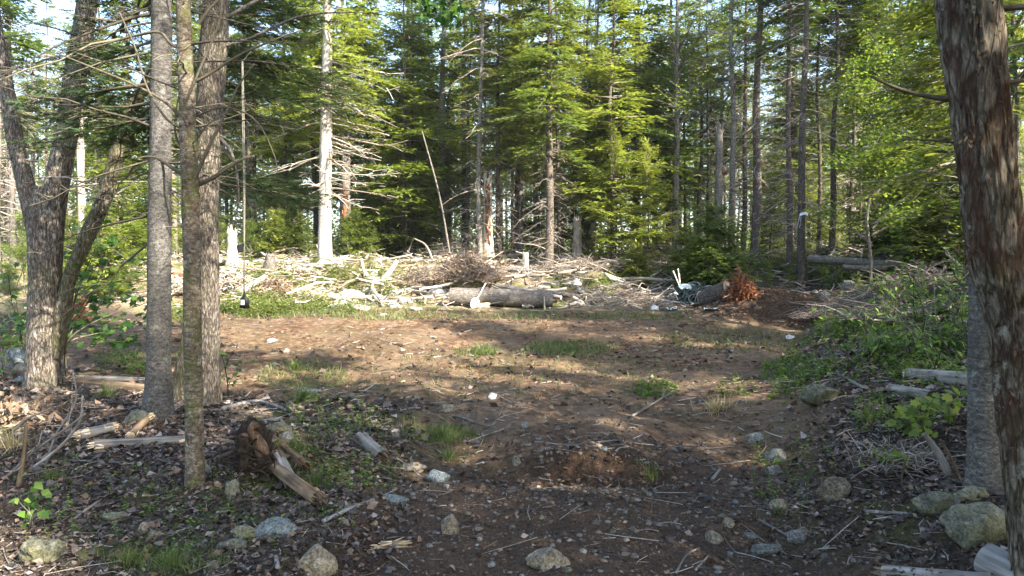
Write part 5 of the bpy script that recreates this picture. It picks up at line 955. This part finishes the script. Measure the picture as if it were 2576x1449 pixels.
# ------------------------------------------------------------------ brush heaps
def brush(label, u, v, d_, w, h, n, mat, seed, needle=None, lmul=1.0, name='brush_pile', wr=.006, needle_n=0, arch=.4):
    np.random.seed(seed); x = U(u, d_); b_ = Vector((x, d_, float(ground(np.array([x]), np.array([d_]), False)[0]))); root = thing(name, label, 'brush pile', b_, 'brush piles'); a = w / 2 / F * d_; hh = h / F * d_; mb = MB()
    o = np.stack([np.random.uniform(-1, 1, n) * a, np.random.uniform(-.6, .6, n) * a, np.zeros(n)], 1); rr = np.clip(1 - (o[:, 0] / a) ** 2 - (o[:, 1] / (.8 * a)) ** 2, .05, 1); o[:, 2] = np.random.rand(n) * hh * rr * .9
    dd = rdirs(n, -.35, .45); l = np.random.uniform(.25, .9, (n, 1)) * min(a, .9) * lmul; mid = o + dd * l * .5 + np.random.normal(0, .04, o.shape) + [0, 0, arch * .2 * hh]; end = o + dd * l + np.random.normal(0, .07, o.shape); end[:, 2] = np.clip(end[:, 2], .0, hh * 1.15); mid[:, 2] = np.clip(mid[:, 2], 0, hh * 1.1)
    tubes(mb, np.stack([o, (o + mid) / 2 + [0, 0, .02], mid, end], 1), np.random.uniform(.6, 1.6, (n, 1)) * wr * np.array([[1.2, 1.1, .9, .5]]), 4); mb.obj('twigs', M[mat], root, kind='stuff')
    if needle:
        mb = MB(); k = np.random.randint(0, n, needle_n); q = np.random.rand(needle_n, 1); p = o[k] * (1 - q) + end[k] * q; blades(mb, p, rdirs(needle_n), rdirs(needle_n), np.random.uniform(.08, .2, needle_n), .035, bend=.2); mb.obj('needles', M[needle], root, kind='stuff')
    return root
brush('rust-red dead fir boughs heaped beside the sawn log end', 1864, 764, at(1864, 764).y + .25, 58, 76, 130, 'twig', 1, 'rusty_needles', lmul=.7, needle_n=2600)
brush('rust-red dead boughs seen through the maple sapling', 192, 762, 16.5, 46, 66, 110, 'twig', 2, 'rusty_needles', needle_n=900)
brush('brown dome of dead fir brush behind the big cut log', 1172, 702, 21.2, 165, 76, 800, 'twig', 3, 'brown_needles', needle_n=2600)
brush('round brown heap of dead brush before the short grey stump', 690, 722, 20.4, 90, 58, 460, 'twig', 4, 'brown_needles', needle_n=2200)
brush('grey brush heap between the big log and the hoses', 1560, 770, 19.6, 220, 62, 420, 'twig', 5)
brush('upturned root heap under the peaked pale saplings', 1055, 690, 21.6, 90, 86, 460, 'twig', 6, 'brown_needles', needle_n=900)
brush('pale slash heap left of the round brown heap', 590, 735, 20.8, 120, 60, 300, 'pale_twig', 7, wr=.012)
brush('pale slash heap left of the white spruce foot', 745, 690, 23.2, 120, 46, 300, 'pale_twig', 8, wr=.010)
brush('dark brush heap behind the thick dark fir', 1440, 690, 22.3, 200, 40, 320, 'twig', 9)
brush('dark brush heap under the tall grey branching tree', 1660, 665, 24.0, 170, 44, 300, 'twig', 10)
brush('grey twig heap on the right bank above the ferns', 2200, 770, at(2200, 770).y, 170, 60, 340, 'twig', 11)
brush('grey twig heap at the right end of the long grey log', 2330, 700, at(2330, 720).y, 190, 55, 300, 'twig', 12)
brush('dry brown brush at the forked maple foot', 60, 1060, at(60, 1060).y, 150, 45, 160, 'twig', 13, 'brown_needles', needle_n=260, wr=.004)
brush('rough grey brush along the right bank crest', 2280, 800, at(2280, 800).y, 260, 50, 200, 'twig', 17, wr=.006)
brush('grey brush low on the right bank by the soil mound', 2090, 800, at(2090, 800).y, 150, 46, 260, 'twig', 18)
brush('dark twig heap on the right litter before the grey trunk', 2290, 1180, at(2290, 1180).y, 200, 50, 200, 'twig', 19, wr=.004)
brush('brush heap behind the orange broken snag', 1170, 640, 25.5, 170, 60, 260, 'twig', 14)
brush('pale slash heap seen behind the maple sapling', 330, 740, 21.0, 170, 50, 320, 'pale_twig', 15, wr=.011)
brush('pale slash heap between fir trunk and birch', 450, 735, 20.6, 110, 46, 200, 'pale_twig', 16, wr=.011)
#@@COVER
HAZE = 0.0004
# ------------------------------------------------------------------ plants one can pick out
def leaf_data(shape, L, W, mat, n=3):
    out = []
    for k in range(n):
        mb = MB(); blades(mb, np.array([[0, 0, 0.0]]), np.array([[1.0, 0, 0]]), np.array([[0, 0, 1.0]]), L, W, np.array([.15 + .35 * k]), bend=.18, shape=shape); out.append(mb.mesh('leaf', M[mat], False))
    return out
LEAF = {'maple': leaf_data('maple', .085, .085, 'leaf_dark'), 'maple_big': leaf_data('maple', .11, .11, 'leaf'), 'bramble': leaf_data('leaf', .075, .055, 'weed'), 'long': leaf_data('leaf', .13, .035, 'weed')}
def put_leaf(kind, root, p, direction, normal, k=1.0):
    x = Vector(direction).normalized(); y = Vector(normal).cross(x); 
    if y.length < 1e-4: y = Vector((0, 1, 0))
    y.normalize(); z = x.cross(y); o = mkobj('leaf', random.choice(LEAF[kind]), root); o.matrix_local = Matrix(((x.x * k, y.x * k, z.x * k, p[0]), (x.y * k, y.y * k, z.y * k, p[1]), (x.z * k, y.z * k, z.z * k, p[2]), (0, 0, 0, 1))); return o
def sapling(label, b_, stems, d_, kind, per, k=1.0, name='maple_sapling', cat='sapling', spread=.06, w=4, group=None):
    root = thing(name, label, cat, b_, group); mb = MB()
    for uv in stems:
        c = smooth_path(local([b_] + [P(u, v, d_ + random.uniform(-.35, .2)) for u, v in uv], b_), 20); tubes(mb, c[None], np.linspace(wd(w, d_), wd(1.2, d_), 20)[None], 5)
        for j in range(per):
            i = int(20 * (0.3 + .7 * (j + random.random()) / per)); i = min(i, 19); s = random.choice((-1, 1)); q = Vector((random.uniform(-1, 1), random.uniform(-1, 1), random.uniform(-.7, .15))); off = Vector((random.gauss(0, spread), random.gauss(0, spread), random.gauss(0, spread * .5))); put_leaf(kind, root, Vector(c[i]) + off, q, Vector((random.gauss(0, .5), random.gauss(0, .4) - .55, 1)), k * random.uniform(.7, 1.25))
    mb.obj('stems', M['moss_twig'], root); return root
random.seed(71)
b_ = at(165, 950); sapling('leafy maple sapling spreading right from the forked maple foot', b_, [[(170, 860), (215, 770), (260, 680), (300, 600)], [(172, 850), (250, 770), (330, 690), (400, 620)], [(170, 865), (260, 835), (360, 810), (440, 790)], [(170, 850), (230, 740), (300, 740), (400, 730)], [(168, 850), (190, 740), (200, 640), (190, 580)], [(172, 855), (280, 790), (370, 760), (430, 700)], [(172, 862), (240, 850), (300, 860), (340, 850)], [(165, 870), (130, 820), (90, 800), (60, 790)], [(170, 840), (200, 720), (240, 620), (250, 560)]], b_.y, 'maple', 33, 1.3, spread=.14)
b_ = at(60, 905); sapling('light leafy sapling left of the forked maple', b_, [[(50, 830), (30, 760), (20, 690)], [(60, 850), (75, 780), (60, 720)], [(55, 850), (10, 800), (-30, 760)], [(58, 850), (40, 740), (65, 660)]], b_.y, 'maple', 16, 1.2, 'leafy_sapling', 'sapling', .13, 3)
b_ = at(75, 1335); sapling('bright green bramble shoot at the lower left', b_, [[(74, 1290), (72, 1245), (78, 1200)], [(80, 1300), (55, 1270), (35, 1245)], [(78, 1300), (95, 1265), (100, 1240)]], b_.y, 'bramble', 9, 1.0, 'bramble_shoot', 'bramble', .03, 3)
b_ = at(575, 1010); sapling('thin leafy sapling right of the stout maple foot', b_, [[(572, 960), (568, 920), (590, 880)], [(575, 970), (600, 930), (640, 905)], [(572, 960), (560, 900), (545, 870)]], b_.y, 'maple', 12, .7, 'leafy_sapling', 'sapling', .07, 3)
b_ = at(10, 960); sapling('leafy sprig at the left picture edge', b_, [[(5, 900), (0, 840), (-20, 800)], [(10, 920), (25, 880), (40, 870)], [(5, 940), (-10, 930), (-20, 960)]], b_.y, 'maple', 12, .9, 'leafy_sapling', 'sapling', .1, 3)
RB = [(2420, 720, 90, 'tall bramble at the top of the right bank'), (2285, 900, 110, 'leafy bramble over the fallen logs'), (2440, 880, 150, 'tall bramble touching the grey trunk'), (2190, 905, 120, 'bright bramble low on the right bank, left end'), (2250, 830, 120, 'bramble on the right bank with arching lit leaves'), (2320, 850, 150, 'tall bramble on the right bank'), (2380, 880, 140, 'bramble on the right bank beside the grey trunk'), (2300, 760, 90, 'bramble high on the right bank'), (2405, 800, 110, 'bramble behind the grey trunk, upper bank'), (2350, 930, 90, 'low bramble over the grey logs'), (2220, 760, 60, 'lit bramble tip among the grey twigs'), (2140, 830, 50, 'small bramble at the soil edge on the right')]
for u, v, h, lab in RB:
    b_ = at(u, v); sapling(lab, b_, [[(u + random.uniform(-25, 25), v - h * .5), (u + random.uniform(-70, 70), v - h * random.uniform(.9, 1.4))] for _ in range(5)], b_.y, 'long' if u % 20 else 'bramble', 11, b_.y / 8.5, 'bramble_bush', 'bramble', .10, 3, 'brambles on the right bank')
for u, v, h, lab in [(2330, 1120, 130, 'bright maple seedling before the grey trunk, right'), (2400, 1070, 110, 'bright maple seedling touching the grey trunk, right'), (2270, 1090, 60, 'low seedling left of the leaning slab'), (2240, 1180, 60, 'dark seedling on the right litter')]:
    b_ = at(u, v); sapling(lab, b_, [[(u + random.uniform(-20, 20), v - h * .5), (u + random.uniform(-70, 50), v - h * random.uniform(.6, .9))] for _ in range(4)], b_.y, 'maple_big', 9, .75, 'maple_seedling', 'seedling', .07, 2.5, 'maple seedlings under the right trunks')
# grass tufts
def tuft(label, u, v, w, h, n, mat='grass'):
    b_ = at(u, v); a = wd(w, b_.y); hh = h / F * b_.y; np.random.seed(int(u + v)); g_ = np.random.gamma(1.3, .75, (n, 1)); O = np.concatenate([np.random.normal(0, 1, (n, 2)) * g_ * [[a * .42, a * .36]], np.zeros((n, 1))], 1); O[:, 2] = ground(O[:, 0] + b_.x, O[:, 1] + b_.y) - b_.z - .01
    D = np.array([0, 0, 1.0]) + np.random.normal(0, .45, (n, 3)); mb = MB(); blades(mb, O, D, rdirs(n, -.3, .3), hh * np.random.gamma(3, .27, n).clip(.2, 1.5), np.clip(.0045 * b_.y / 5, .004, .012), bend=.35, shape='grass'); root = thing('grass_tuft', label, 'grass tuft', b_, 'grass tufts'); mb.obj('blades', M[mat], root, kind='stuff')
for a in [('bright grass tuft right of the broken log', 790, 1225, 60, 45, 260), ('grass tuft above the broken log', 745, 1140, 70, 40, 260), ('long grass patch in the bottom left', 430, 1435, 170, 50, 600), ('grass tuft at the bottom left of the long grass', 330, 1425, 90, 40, 300), ('sunlit grass strip on the soil left of centre', 1110, 1105, 110, 38, 520), ('grass tuft below the sunlit grass strip', 1130, 1160, 60, 36, 220), ('grass on the bare soil in the centre', 1430, 885, 170, 22, 330), ('sunlit grass tuft left of the central grass', 1215, 890, 60, 28, 220), ('feathery weed tuft on the soil, right of centre', 1630, 990, 70, 30, 320), ('grass tuft on the soil left, beside the maple', 745, 930, 40, 28, 160), ('grass tuft behind the fir trunk on the soil', 380, 920, 60, 24, 200), ('grass sprig above the grey wedge rock', 2190, 1065, 70, 60, 130), ('fine grass behind the squat tan block', 1960, 1300, 30, 36, 60), ('grass behind the torn root', 760, 1010, 70, 40, 260), ('grass sprig on the right bank edge', 2090, 845, 40, 30, 120), ('bright sprig near the fir trunk foot', 265, 1000, 50, 34, 160), ('grass tuft in the left litter by the bramble shoot', 130, 1215, 60, 40, 200), ('small grass tuft before the hollow', 1640, 1215, 50, 24, 160)]: tuft(*a)
tuft('dry brown grass clump on the right soil', 1800, 1035, 60, 34, 240, 'dry_grass'); tuft('dry grass clump at the left edge', 30, 1130, 90, 50, 240, 'dry_grass')
# ------------------------------------------------------------------ cover that nobody could count
def pts_in(n, x0, x1, y0, y1, f=None, pw=1.0):
    x = np.random.uniform(x0, x1, n); y = y0 + (y1 - y0) * np.random.rand(n) ** pw
    if f is not None: k = np.random.rand(n) < f(x, y); x, y = x[k], y[k]
    return np.stack([x, y, ground(x, y)], 1)
def stuff(mb, name, mat, label, smooth=False): mb.obj(name, M[mat], label=label, kind='stuff', smooth=smooth)
np.random.seed(90)
nonDirt = lambda x, y: 1 - .93 * dirt_mask(x, y)
inview = lambda x, y: (np.abs(x) < y * .80 + 1.0).astype(float)
mb = MB(); p = np.concatenate([pts_in(120000, -5, 5.2, 3.2, 7.2, lambda x, y: nonDirt(x, y) * inview(x, y) * .40), pts_in(90000, -9, 10, 6.5, 13, lambda x, y: nonDirt(x, y) * inview(x, y) * .42), pts_in(9000, -14, 16, 12, 24, lambda x, y: nonDirt(x, y) * .5 * (1 - sst(17, 18, y) * (x < 4)))]); n = len(p); sz = np.random.gamma(4, .0095, n).clip(.015, .085) * np.clip(p[:, 1] / 5.5, .9, 1.9)
p[:, 2] += .008 + np.random.rand(n) * .02; blades(mb, p, rdirs(n, -.35, .45), np.array([0, 0, 1.0]) + np.random.normal(0, .95, (n, 3)), sz, sz * np.random.uniform(.5, .85, n), bend=.25, shape='leaf'); stuff(mb, 'leaf_litter', 'litter', 'grey-brown dead leaves covering the ground either side')
# gravel
def stones(mb, p, s):
    t = (1 + 5 ** .5) / 2; V = np.array([(-1, t, 0), (1, t, 0), (-1, -t, 0), (1, -t, 0), (0, -1, t), (0, 1, t), (0, -1, -t), (0, 1, -t), (t, 0, -1), (t, 0, 1), (-t, 0, -1), (-t, 0, 1)]) / 1.9
    Fc = np.array([(0, 11, 5), (0, 5, 1), (0, 1, 7), (0, 7, 10), (0, 10, 11), (1, 5, 9), (5, 11, 4), (11, 10, 2), (10, 7, 6), (7, 1, 8), (3, 9, 4), (3, 4, 2), (3, 2, 6), (3, 6, 8), (3, 8, 9), (4, 9, 5), (2, 4, 11), (6, 2, 10), (8, 6, 7), (9, 8, 1)])
    n = len(p); sc = s[:, None, None] * np.random.uniform(.45, 1.2, (n, 1, 3)) * [1, 1, .6]; W = V[None] * (1 + np.random.normal(0, .16, (n, 12, 1))) * sc; a = np.random.rand(n) * 6.28; c, s_ = np.cos(a)[:, None], np.sin(a)[:, None]; X = W[..., 0] * c - W[..., 1] * s_; Y = W[..., 0] * s_ + W[..., 1] * c; W = np.stack([X, Y, W[..., 2]], -1) + p[:, None]
    mb.add(W.reshape(-1, 3), (Fc[None] + (np.arange(n) * 12)[:, None, None]).reshape(-1, 3), np.repeat(np.random.rand(n), 12))
mb = MB(); gm = lambda x, y: np.clip((1 - sst(5.6, 7.4, y)), .12, 1) * sst(-1.7, -.8, x) * (1 - sst(xfoot(y) - .2, xfoot(y) + .6, x))
p = np.concatenate([pts_in(15000, -2, 3, 3.3, 7.5, lambda x, y: gm(x, y) * inview(x, y)), pts_in(9000, -8, 8, 7, 18, lambda x, y: dirt_mask(x, y) * .2), pts_in(2500, -4, 5, 3.3, 9, lambda x, y: inview(x, y) * .5)]); n = len(p); s = np.random.gamma(2.0, .0048, n).clip(.004, .034) * np.clip(p[:, 1] / 5, .9, 2.2); p[:, 2] += s * .15; stones(mb, p, s); stuff(mb, 'gravel', 'gravel', 'loose grey gravel on the dark soil in front')
# soil clods
M['clod'] = stuff_mat('soil_clod', [(0, (.04, .025, .016)), (.6, (.105, .068, .044)), (1, (.19, .13, .088))], .95)
mb = MB(); p = np.concatenate([pts_in(2600, 4.6, 8.4, 15.4, 18.0, lambda x, y: sst(.2, .6, blob(x, y, 6.4, 16.6, 1.9, 1.0))), pts_in(900, -.2, 1.6, 6.0, 6.9), pts_in(14000, -8, 9, 4, 18.5, lambda x, y: dirt_mask(x, y) * sst(-.2, .8, fbm(x * .7, y * .7, 55, 3)))]); n = len(p); s = np.random.gamma(2, .009, n).clip(.008, .07) * np.clip(p[:, 1] / 9, .6, 1.5); stones(mb, p, s); stuff(mb, 'dirt_clods', 'clod', 'crumbs and clods of reddish soil')
# twigs and bark chips
def sticks(mb, p, L, r, nseg=4, up=(-.06, .12), wob=.08):
    n = len(p); D = rdirs(n, *up); L = L[:, None]; a = p - D * L * .5; b2 = p + D * L * .5; a[:, 2] = np.maximum(a[:, 2], ground(a[:, 0], a[:, 1]) + r); b2[:, 2] = np.maximum(b2[:, 2], ground(b2[:, 0], b2[:, 1]) + r); m = (a + b2) / 2 + np.random.normal(0, 1, p.shape) * wob * L * [1, 1, .3]; m[:, 2] = np.maximum(m[:, 2], ground(m[:, 0], m[:, 1]) + r); tubes(mb, np.stack([a, m, b2], 1), r[:, None] * np.array([[1.1, 1, .6]]), nseg)
mb = MB(); p = np.concatenate([pts_in(6200, -6, 6, 3.3, 10, lambda x, y: (.25 + .75 * nonDirt(x, y)) * inview(x, y)), pts_in(2600, -10, 14, 9, 19, lambda x, y: .25 + .75 * nonDirt(x, y))]); n = len(p); sticks(mb, p, np.random.gamma(2, .07, n).clip(.04, .6), np.random.uniform(.0015, .0055, n) * np.clip(p[:, 1] / 6, .8, 2)); stuff(mb, 'twig_debris', 'twig', 'scattered small twigs and bark bits', True)
mb = MB(); p = pts_in(2300, -14, 5.5, 18.7, 27, lambda x, y: sst(18.6, 19.6, y) * np.where(x > 2.5, .6, 1)); n = len(p); p[:, 2] += np.random.rand(n) ** 2 * .22; sticks(mb, p, np.random.gamma(2.2, .26, n).clip(.12, 2.0), np.random.gamma(2, .0075, n).clip(.005, .045), 5, (-.15, .6), .2); p = pts_in(120, -14, 6, 18.9, 26); n = len(p); p[:, 2] += np.random.rand(n) * .15; sticks(mb, p, np.random.gamma(3, .4, n).clip(.5, 2.6), np.random.gamma(3, .011, n).clip(.015, .06), 6, (-.1, .25), .08); stuff(mb, 'slash_debris', 'pale_twig', 'bleached slash of limbs and splinters in the sun', True)
mb = MB(); p = pts_in(1900, 1.5, 16, 18.8, 28); n = len(p); p[:, 2] += np.random.rand(n) ** 2 * .2; sticks(mb, p, np.random.gamma(2.2, .24, n).clip(.12, 1.8), np.random.gamma(2, .006, n).clip(.005, .04), 4, (-.15, .8), .2); stuff(mb, 'branch_debris', 'twig', 'grey limbs and twigs under the forest edge', True)
# low weeds and grass
def weeds(mb, p, h, ls, per=9):
    n = len(p); k = np.repeat(np.arange(n), per); q = np.tile(np.linspace(.2, 1, per), n); D = np.array([0, 0, 1.0]) + np.random.normal(0, .35, (n, 3)); o = p[k] + D[k] * (h[k] * q)[:, None]; blades(mb, o, rdirs(n * per, -.35, .5), np.array([0, 0, 1.0]) + np.random.normal(0, .5, (n * per, 3)), ls[k] * np.random.uniform(.7, 1.3, n * per), ls[k] * .5, bend=.2, shape='kite')
def patch(n, ells):
    u = []; v = []
    w_ = np.array([e[2] * e[3] * (e[4] if len(e) > 4 else 1) for e in ells], float); c = np.random.choice(len(ells), n, p=w_ / w_.sum()); E = np.array([e[:4] for e in ells], float)[c]; r_ = np.sqrt(np.random.rand(n)); a = np.random.rand(n) * 6.283
    return at_many(E[:, 0] + E[:, 2] * r_ * np.cos(a), E[:, 1] + E[:, 3] * r_ * np.sin(a))
mb = MB(); p = patch(4200, [(880, 700, 330, 30, .7), (1500, 720, 120, 24, .8), (1650, 690, 100, 20, .8), (690, 775, 140, 22, 3), (640, 780, 90, 22, 3), (860, 780, 60, 14, 2), (1950, 672, 110, 22, 2.2), (2080, 690, 90, 24, 1.8), (2140, 715, 60, 20, 1.5), (900, 640, 60, 14, 2), (620, 640, 90, 16, 1.2), (780, 640, 60, 14, 1.5), (430, 800, 60, 20, 2), (2180, 690, 90, 24), (40, 870, 40, 20, 1.5), (760, 700, 220, 24, 1.0), (950, 730, 160, 24, 1.0), (600, 720, 120, 24, 1), (1150, 720, 120, 14, .8), (1500, 650, 160, 12, .8), (700, 655, 200, 12, 1)]); n = len(p); weeds(mb, p, np.random.uniform(.1, .38, n), np.random.uniform(.05, .10, n), 8); stuff(mb, 'low_weeds', 'sunny_weed', 'bright low weeds along the far edge of the soil')
mb = MB(); p = patch(2000, [(350, 1250, 330, 110, .06), (760, 1180, 260, 90, .10), (2250, 820, 200, 90, .8), (2150, 900, 160, 80, .5), (2000, 940, 90, 40, 2), (1990, 1000, 60, 20), (2300, 900, 130, 60, 1.2), (2350, 960, 110, 30, 1.5), (2150, 830, 120, 30, 1.5), (2180, 790, 60, 40), (900, 1210, 140, 40, .5), (830, 1060, 120, 60, .45), (1650, 985, 60, 20, 2), (330, 930, 100, 25, 1), (2000, 1200, 120, 90, .25), (300, 1330, 260, 90, .05), (700, 1330, 200, 60, .05), (2250, 1050, 120, 50, .6), (1850, 985, 60, 16, 1)]); n = len(p); weeds(mb, p, np.random.uniform(.03, .16, n), np.random.uniform(.02, .05, n) * np.clip(p[:, 1] / 7, .8, 2), 8); stuff(mb, 'small_weeds', 'weed', 'scattered small weeds on litter and soil')
mb = MB(); p = patch(9000, [(1430, 880, 120, 18, 1.2), (1200, 890, 60, 10), (720, 790, 180, 14, 1), (950, 800, 130, 8, 1), (1300, 800, 250, 7, .8), (1600, 800, 150, 8, .8), (1110, 1100, 90, 22, .9), (900, 1080, 160, 40, .2), (760, 950, 120, 40, .35), (420, 1420, 160, 30, .35), (1990, 940, 80, 40, .6), (1850, 860, 200, 30, .25), (1300, 950, 500, 60, .08), (850, 760, 120, 22, .6), (1000, 780, 110, 20, .6), (340, 905, 120, 20, .5)]); n = len(p); blades(mb, p, np.array([0, 0, 1.0]) + np.random.normal(0, .5, (n, 3)), rdirs(n, -.3, .3), np.random.uniform(.04, .14, n) * np.clip(p[:, 1] / 10, .5, 1.5), .004 + .0006 * p[:, 1], bend=.35, shape='grass'); stuff(mb, 'thin_grass', 'grass', 'thin young grass coming up through the soil')
mb = MB(); p = pts_in(4300, -22, 26, 24, 42); n = len(p); weeds(mb, p, np.random.uniform(.08, .4, n), np.random.uniform(.06, .13, n), 8); stuff(mb, 'forest_undergrowth', 'leaf', 'low green undergrowth on the forest floor')
# far woods: one mass of foliage and stems behind the trees one can tell apart
np.random.seed(99); mb = MB(); n = 300; x = np.random.uniform(-75, 75, n); y = np.random.uniform(56, 92, n); z0 = ground(x, y); H = np.random.uniform(11, 19, n)
tubes(mb, np.stack([np.stack([x, y, z0 - .3], 1), np.stack([x, y, z0 + H * .5], 1), np.stack([x, y, z0 + H], 1)], 1), np.random.uniform(.08, .2, n)[:, None] * np.array([[1, .7, .1]]), 6, mat=1)
m = 300; k = np.repeat(np.arange(n), m); f = np.random.rand(n * m) ** .8; a = np.random.rand(n * m) * 6.283; con = (np.random.rand(n) < .6)[k]; rr = np.where(con, 2.5 * (1 - f) + .25, 2.9 * np.sqrt(np.clip(1 - (2 * f - 1) ** 2, 0.03, 1))) * np.sqrt(np.random.rand(n * m)); p = np.stack([x[k] + rr * np.cos(a), y[k] + rr * np.sin(a), z0[k] + H[k] * (.04 + .96 * f)], 1); D = np.stack([np.cos(a), np.sin(a), np.random.normal(-.1, .3, n * m)], 1)
blades(mb, p, D + np.random.normal(0, .3, p.shape), np.array([0, 0, 1.0]) + np.random.normal(0, .5, p.shape), np.random.uniform(.25, .6, n * m), .28, np.clip(np.random.normal(.5, .25, n * m) + np.where(con, -.2, .25), 0, 1), bend=.15); n2 = 650; x2 = np.random.uniform(-60, 60, n2); y2 = np.random.uniform(40, 80, n2); z2 = ground(x2, y2); m2 = 110; k2 = np.repeat(np.arange(n2), m2); dd2 = rdirs(n2 * m2, -.2, 1); p2 = np.stack([x2, y2, z2], 1)[k2] + dd2 * (np.random.rand(n2 * m2) ** .4)[:, None] * np.random.uniform(1.0, 2.2, n2)[k2][:, None] * [1, 1, 2.4]; blades(mb, p2, rdirs(len(p2), -.4, .4), np.array([0, 0, 1.0]) + np.random.normal(0, .5, p2.shape), np.random.uniform(.2, .4, len(p2)), .2, np.clip(np.random.normal(.7, .25, len(p2)), 0, 1), bend=.15)
mb.obj('far_woods', [M['leaf'], M['spruce_bark']], label='far woods closing the view behind the forest edge', kind='stuff', smooth=False)

# thin haze volume added to lift the dark between the trees
hz = bmesh.new(); bmesh.ops.create_cube(hz, size=1); hme = bpy.data.meshes.new('haze'); hz.to_mesh(hme); hz.free()
ho = mkobj('haze', hme, kind='stuff', label='thin pale haze added to lift the dark between the trees'); ho.scale = (830, 760, 44); ho.location = (0, 240, 14)
hm = bpy.data.materials.new('lifting_haze'); hm.use_nodes = True; hm.node_tree.nodes.clear(); pv = hm.node_tree.nodes.new('ShaderNodeVolumePrincipled'); pv.inputs['Density'].default_value = HAZE; pv.inputs['Color'].default_value = (.92, .95, 1, 1); pv.inputs['Anisotropy'].default_value = .2
mo = hm.node_tree.nodes.new('ShaderNodeOutputMaterial'); hm.node_tree.links.new(pv.outputs[0], mo.inputs['Volume']); hme.materials.append(hm)
